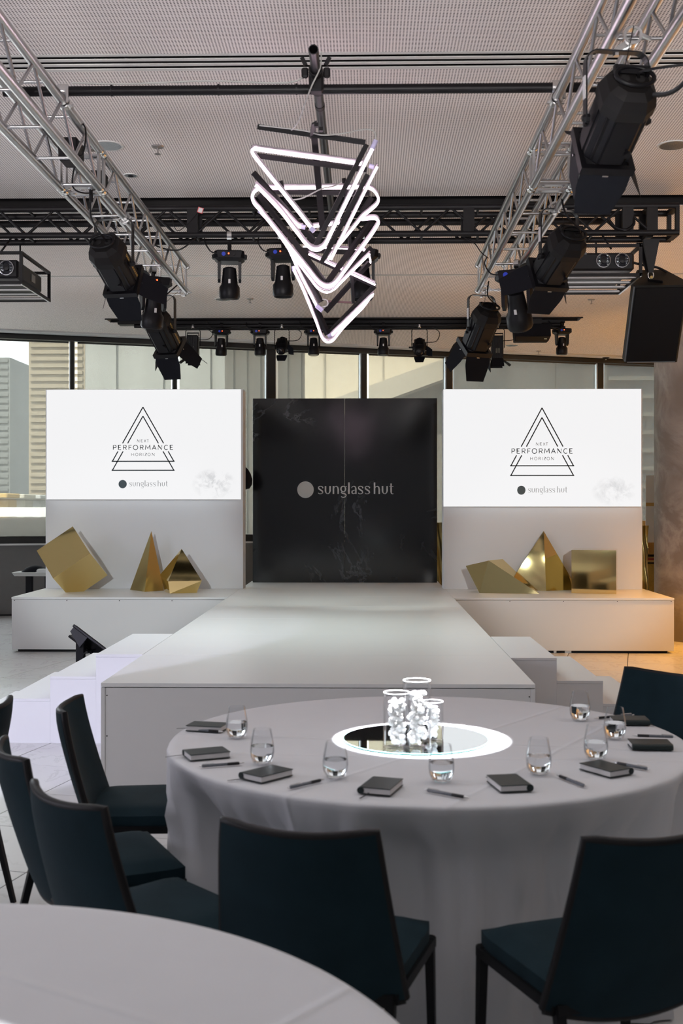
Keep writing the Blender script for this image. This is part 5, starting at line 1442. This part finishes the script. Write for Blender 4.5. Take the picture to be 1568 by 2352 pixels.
def flood(label, px, py0, py1, Y, wd, round_=False, tilt=0.0):
    a = wy(px, py0, Y); b = wy(px, py1, Y)
    h = a.z - b.z; hw = wd / 2
    t = thing('floodlight', label, 'stage light', (a.x, Y, ZTR - .05))
    c = (a + b) / 2
    if not round_:
        part('body', MB().box(c, (wd, .16, h), None, .012), FIX, t)
        for i in range(5): part('fin', MB().box((c.x - hw + wd * (i + .5) / 5, Y - .085, c.z), (.008, .02, h * .9)), FIX, t)
        part('handle', MB().tube([(c.x - hw, Y, a.z), (c.x - hw, Y, a.z + .035), (c.x + hw, Y, a.z + .035), (c.x + hw, Y, a.z)], .008, 6), FIX, t)
        part('label_plate', MB().box((c.x, Y - .088, c.z - h * .15), (wd * .36, .008, h * .2)), mat('dim_lens', (.10, .10, .07), .3, noise=.6, scale=40), t)
        zf = b.z; yb = Y
        for sx in (-1, 1):
            part('barn_door', MB().hull([(c.x + sx * hw * .9, Y + y, zf) for y in (-.07, .07)] + [(c.x + sx * (hw + .10), Y + y, zf - .075) for y in (-.09, .09)] + [(c.x + sx * (hw + .10), Y + y, zf - .082) for y in (-.09, .09)]), FIXD, t)
        for sy in (-1, 1):
            part('barn_door', MB().hull([(c.x + x * hw * .95, Y + sy * .075, zf + .005) for x in (-1, 1)] + [(c.x + x * hw * 1.1, Y + sy * .10, zf - .10) for x in (-1, 1)] + [(c.x + x * hw * 1.1, Y + sy * .106, zf - .10) for x in (-1, 1)]), FIXD, t)
    else:
        Dv, Rv, Uv = basis((-.05, -.75, -.62)); M = Matrix((Rv, Uv, Dv)).transposed()
        part('body', MB().lathe([(.04, -.15), (hw * .8, -.14), (hw, -.08), (hw, .05), (hw * .85, .09), (hw * .8, .12), (hw * .6, .12)], 20, M, c), FIX, t, 40)
        for i in range(8):
            q = 2 * PI * i / 8
            part('fin', MB().box(c + M @ Vector((hw * math.cos(q), hw * math.sin(q), -.02)), (.02, .02, .16), M @ Matrix.Rotation(q, 3, 'Z')), FIX, t)
        part('lens', MB().lathe([(hw * .62, .118), (hw * .5, .135), (hw * .2, .145)], 20, M, c), LENS, t, 60)
        for sd, op in (('b', .3), ('t', .5), ('l', .9)):
            part('barn_door', flap(MB(), M * .72, c + Dv * -.03, sd, .10, .14, .15, op), FIXD, t)
        part('side_knob', MB().lathe([(.012, 0), (.012, .05)], 8, Matrix.Rotation(PI / 2, 3, 'Y'), c + Vector((-hw - .06, 0, 0))), FIX, t)
    yk = MB(); zt_ = ZTR - .06
    yk.tube([c + Vector((-hw - .02, 0, 0)), (c.x - hw - .02, Y, zt_ - .03), (c.x - hw + .01, Y, zt_), (c.x + hw - .01, Y, zt_), (c.x + hw + .02, Y, zt_ - .03), c + Vector((hw + .02, 0, 0))], .006, 6)
    part('yoke', yk, FIX, t)
    part('clamp', MB().box((c.x, Y, zt_ + .03), (.04, .05, .06), None, .01), STEEL, t)
    part('cable', MB().tube(spline([c + Vector((hw * .8, 0, h * .3)), c + Vector((hw + .14, 0, h * .35)), (c.x + hw + .18, Y, zt_ - .05), (c.x + .12, Y, zt_ + .03)], 6), .005, 6), BLK, t, 60)
    return t
flood('narrow black floodlight with barn doors on the far track above the screen', 443, 771, 820, 15.24, .155)
flood('narrow black floodlight half hidden behind a spotlight above the other screen', 1141, 772, 826, 15.24, .155)
flood('small round fresnel on the far track left of the neon tip', 647, 775, 815, 15.24, .155, True)
flood('small round fresnel on the far track right of the neon tip', 963, 778, 818, 15.24, .165, True)
sb = wy(1220, 764, 15.1)
bs = thing('bar_speaker', 'wide black box speaker under the far lighting track', 'speaker', (sb.x, 15.1, ZTR))
part('cabinet', MB().hull([sb + Vector((x * a, y, z)) for x in (-1, 1) for (a, y, z) in ((.24, -.06, .11), (.24, .14, .11), (.235, -.14, -.06), (.22, -.02, -.115), (.22, .14, -.115))]), FIXD, bs)
part('grille', MB().hull([sb + Vector((x * a, y, z)) for x in (-1, 1) for (a, y, z) in ((.215, -.137, -.072), (.205, -.040, -.122), (.215, -.133, -.060))]), FIX, bs)
part('badge', MB().box(sb + Vector((.17, -.098, -.096)), (.035, .004, .012), Matrix.Rotation(-.5, 3, 'X')), mat('badge_cream', (.6, .58, .35), .4), bs)
part('bracket', MB().box(sb + Vector((0, .1, .16)), (.3, .04, .12)), BLK, bs)

# ================================================================ projectors in cages and the big speaker
def cage_projector(label, x0, x1, y0, y1, z0, z1, lenses, lens_r):
    t = thing('caged_projector', label, 'projector', ((x0 + x1) / 2, (y0 + y1) / 2, z1))
    b = .022; c = MB()
    for x in (x0, x1):
        for z in (z0, z1): part('cage_bar', MB().box((x, (y0 + y1) / 2, z), (b, y1 - y0 + b, b)), BLK, t)
        for y in (y0, y1): part('cage_bar', MB().box((x, y, (z0 + z1) / 2), (b, b, z1 - z0)), BLK, t)
    for y in (y0, y1):
        for z in (z0, z1): part('cage_bar', MB().box(((x0 + x1) / 2, y, z), (x1 - x0, b, b)), BLK, t)
    n = 4
    for i in range(n):
        y = y0 + (y1 - y0) * (i + .6) / n
        part('cage_slat', MB().box(((x0 + x1) / 2, y, z0), (x1 - x0 - b, .06, .014)), BLK, t)
        part('slat_edge', MB().box(((x0 + x1) / 2, y - .032, z0 - .003), (x1 - x0 - b, .006, .012)), ALU, t)
    for x in (x0, x1):
        part('edge_strip', MB().box((x, (y0 + y1) / 2, z0 - .013), (.012, y1 - y0, .004)), ALU, t)
    part('body', MB().box(((x0 + x1) / 2, (y0 + y1) / 2 - .02, (z0 + z1) / 2 + .0), (x1 - x0 - .075, y1 - y0 - .12, z1 - z0 - .085), None, .015), FIX, t)
    yf = y0 + .04
    for lx in lenses:
        lz = (z0 + z1) / 2 + .005
        R_ = Matrix.Rotation(PI / 2, 3, 'X')
        part('lens_ring', MB().lathe([(lens_r, 0), (lens_r, .02), (lens_r * .9, .022), (lens_r * .86, 0)], 28, R_, (lx, yf, lz), closed=True), mat('ring_metal', (.45, .45, .47), .25, .9, noise=.5, scale=160), t, 50)
        part('lens', MB().lathe([(lens_r * .86, .004), (lens_r * .6, .012), (.002, .016)], 24, R_, (lx, yf, lz)), LENS, t, 60)
        part('lens_core', MB().lathe([(lens_r * .45, .016), (lens_r * .40, .030), (.002, .032)], 20, R_, (lx, yf, lz)), FIX, t, 60)
        for k in range(9):
            zz = lz - lens_r * .8 + lens_r * 1.6 * k / 8
            hw = math.sqrt(max(0, 1 - ((zz - lz) / lens_r) ** 2)) * lens_r * .8
            for sx in (-1, 1):
                if hw > lens_r * .3: part('lens_glint', MB().box((lx + sx * (hw + lens_r * .42) / 2, yf - .02, zz), (max(.004, hw - lens_r * .42), .003, .0025)), REFL, t)
    part('front_plate', MB().box((lenses[0] - .15, yf + .005, (z0 + z1) / 2 + .04), (.055, .008, .06)), mat('grey_plate', (.10, .10, .10), .5), t)
    part('side_label', MB().box((x1 - .034, (y0 + y1) / 2 + .05, (z0 + z1) / 2), (.004, .10, .06)), mat('grey_sticker', (.2, .2, .2), .5), t)
    for q in (y0 + .1, y1 - .1):
        part('hanger', MB().tube([((x0 + x1) / 2 + .1, q if q < 9.2 else 9.26, z1), ((x0 + x1) / 2 + .1, 9.02 if q < 9.2 else 9.26, BZ0 - .02)], .008, 6), BLK, t)
    return t
pl = wp(46, 610, 8.62)
cage_projector('black caged projector with one round lens at the left picture edge', pl.x - .62, pl.x, 8.60, 9.36, wp(46, 646, 8.6).z, wp(46, 577, 8.6).z, [wy(12, 610, 8.6).x], .058)
pr = wp(1466, 600, 8.62)
cage_projector('black caged projector with two round lenses behind the spotlight', pr.x - .60, pr.x, 8.60, 9.34, wp(1466, 634, 8.6).z, wp(1466, 567, 8.6).z, [wy(1387, 606, 8.6).x, wy(1430, 606, 8.6).x], .055)

sk = thing('hanging_speaker', 'big black trapezoid loudspeaker hung from the end of the black truss', 'speaker', (wp(1500, 600, 9.1).x, 9.1, 3.5))
tl = math.radians(30)
d_ = Vector((0, math.sin(tl), -math.cos(tl))); g_ = Vector((0, -math.cos(tl), -math.sin(tl)))
T0 = wp(1455.5, 656, 8.98); rx = Vector((1, -.05, 0)).normalized()
FW, BW, DP, HT = .425, .20, .38, .655
def sq(u, dep, h): return T0 + rx * u - g_ * dep + d_ * h
ins = (FW - BW) / 2
part('cabinet', MB().hull([sq(u, dp_, h) for h in (0, HT) for (u, dp_) in ((0, .012), (FW, .012), (0, .10), (FW, .10), (ins * .9, DP), (FW - ins * .9, DP), (.01, 0), (FW - .01, 0))]), mat('speaker_paint', (.014, .013, .011), .55, noise=.2, scale=90, bump=.2, bscale=220, spec=.3), sk)
part('grille', MB().hull([sq(u, dp_, h) for h in (.018, HT - .018) for (u, dp_) in ((.014, -.001), (FW - .014, -.001), (.02, -.012), (FW - .02, -.012))]), mat('speaker_mesh', (.006, .0055, .006), .7, noise=.6, scale=300, spec=.2), sk)
e = MB(); e.tube([sq(.004, .004, .01), sq(.004, .004, HT - .01)], .006, 6); e.tube([sq(.02, .0, HT - .004), sq(FW - .02, .0, HT - .004)], .006, 6)
part('edge_trim', e, mat('trim_grey', (.12, .13, .14), .4), sk)
q = sq(FW * .5, .16, 0)
part('rigging_plate', MB().bar(sq(FW * .30, .10, -.003), sq(FW * .55, .05, -.003), .05, .005, (0, .5, .86)), BLK, sk)
for k in range(4): part('bolt', MB().lathe([(.006, 0), (.006, .006)], 8, None, sq(FW * (.33 + .05 * k), .10 - .012 * k, -.006)), STEEL, sk)
sh_ = sq(FW * .38, .15, 0)
part('shackle', MB().tube([sh_ + Vector((.022 * math.cos(a), 0, .03 + .03 * math.sin(a))) for a in [i * 2 * PI / 16 for i in range(16)]], .007, 8, True), STEEL, sk, 60)
part('shackle_pin', MB().lathe([(.012, -.03), (.012, .03)], 10, Matrix.Rotation(PI / 2, 3, 'X'), sh_ + Vector((0, 0, .01))), GOLDL, sk)
part('hanging_strap', MB().hull([sh_ + Vector((x * .018, y * .008, .05)) for x in (-1, 1) for y in (-1, 1)] + [Vector((sh_.x + x * .065, 9.14 + y * .02, BZ0 - .03)) for x in (-1, 1) for y in (-1, 1)]), BLK, sk)
part('hanging_strap', MB().hull([sh_ + Vector((-.02 + x * .012, .02 + y * .006, .06)) for x in (-1, 1) for y in (-1, 1)] + [Vector((sh_.x - .06 + x * .03, 9.25 + y * .01, BZ0 - .03)) for x in (-1, 1) for y in (-1, 1)]), BLK, sk)
part('cable', MB().tube(spline([sq(FW * .75, .3, -.004), sq(FW * .6, .34, -.03), sq(FW * .3, .36, -.05), (T0.x - .02, 9.3, T0.z + .26)], 6), .010, 6), BLK, sk, 60)

# ================================================================ ceiling fittings
def downlight(px, py, label, r=.095, dark=False):
    p = wz(px, py, CEILZ)
    t = thing('downlight', label, 'ceiling light', (p.x, p.y, CEILZ))
    part('trim_ring', MB().lathe([(r * 1.18, -.0), (r * 1.15, -.006), (r, -.006), (r * .98, -.001)], 32, None, (p.x, p.y, CEILZ)), SLOTL, t, 50)
    part('reflector', MB().lathe([(r, -.0065), (r * .5, -.0070), (.002, -.0072)], 28, None, (p.x, p.y, CEILZ)), REFL if not dark else mat('grey_cone', (.16, .18, .19), .4), t)
    if dark: part('lamp_cap', MB().lathe([(r * .5, -.0075), (r * .4, -.012), (.002, -.013)], 20, None, (p.x, p.y, CEILZ)), FIX, t, 50)
downlight(247, 334, 'round recessed downlight with a faceted reflector behind the truss above the lilac stairs')
downlight(1546, 333, 'round recessed downlight with a faceted reflector beside the large spotlight')
downlight(300, 402, 'small round dark downlight between the truss and the black recess', .045, True)
downlight(512, 687, 'round recessed downlight just behind the leftmost moving head', .09)
downlight(1175, 793, 'round recessed downlight behind the far track near the box speaker', .095)
def sprinkler(px, py, label):
    p = wz(px, py, CEILZ)
    t = thing('sprinkler', label, 'sprinkler', (p.x, p.y, CEILZ))
    part('rosette', MB().lathe([(.045, 0), (.040, -.008), (.012, -.012)], 20, None, (p.x, p.y, CEILZ)), SPRK, t, 50)
    part('stem', MB().tube([(p.x, p.y, CEILZ - .008), (p.x, p.y, CEILZ - .055)], .006, 8), SPRK, t)
    part('deflector', MB().lathe([(.020, -.052), (.022, -.055), (.005, -.058)], 14, None, (p.x, p.y, CEILZ)), SPRK, t)
sprinkler(362, 336, 'sprinkler head beside the downlight in front of the black truss')
sprinkler(574, 686, 'sprinkler head behind the black truss between two moving heads')
sprinkler(1358, 688, 'sprinkler head below the caged two-lens projector')
sprinkler(1237, 806, 'sprinkler head between the far track and the windows')
p = wz(1391, 818, CEILZ)
dt = thing('smoke_detector', 'dark smoke detector on the ceiling near the column', 'detector', (p.x, p.y, CEILZ))
part('housing', MB().lathe([(.075, 0), (.07, -.02), (.03, -.045), (.002, -.05)], 20, None, (p.x, p.y, CEILZ)), FIX, dt, 50)
part('sensor_dot', MB().lathe([(.014, -.05), (.012, -.062), (.002, -.066)], 12, None, (p.x, p.y, CEILZ)), SLOTL, dt, 50)

# loose cables and tags on the black truss
def cable(pts, label, r=.006, m=None):
    P = [wp(*q) for q in pts]
    single('cable', MB().tube(spline(P, 6), r, 6), m or BLK, label, 'cable', tuple(sum(P, Vector()) / len(P)), 60)
cable([(300, 515, 8.98), (350, 560, 8.95), (405, 575, 8.95), (440, 555, 8.95), (452, 545, 8.98)], 'black cable looping below the black truss beside the silver truss end')
cable([(395, 480, 8.98), (400, 520, 8.96), (415, 528, 8.97), (452, 490, 8.97), (458, 470, 9.0)], 'thin black cable draped to the red tag on the black truss', .003)
cable([(1395, 500, 8.97), (1412, 522, 8.95), (1437, 528, 8.95), (1455, 515, 8.95), (1452, 496, 8.97)], 'coil of thick black cable in the end bay of the black truss', .012)
cable([(1065, 545, 8.98), (1090, 560, 8.93), (1105, 580, 8.9), (1120, 592, 9.0)], 'black cable from the black truss to the silver truss above the shaded stairs', .004)
cable([(1500, 218, 4.3), (1545, 210, 4.25), (1600, 160, 4.2), (1680, 60, 4.3)], 'black power cable leaving the large spotlight to the picture edge', .010)
tg = wp(460, 483, 8.97)
rt = thing('cable_tag', 'small red and white paper tag on a cable of the black truss', 'tag', tuple(tg))
part('tag_back', MB().box(tg, (.045, .002, .045), Matrix.Rotation(.3, 3, 'Y')), TAGR, rt)
part('tag_face', MB().box(tg + Vector((0, -.0018, 0)), (.033, .0015, .035), Matrix.Rotation(.3, 3, 'Y')), TAGW, rt)
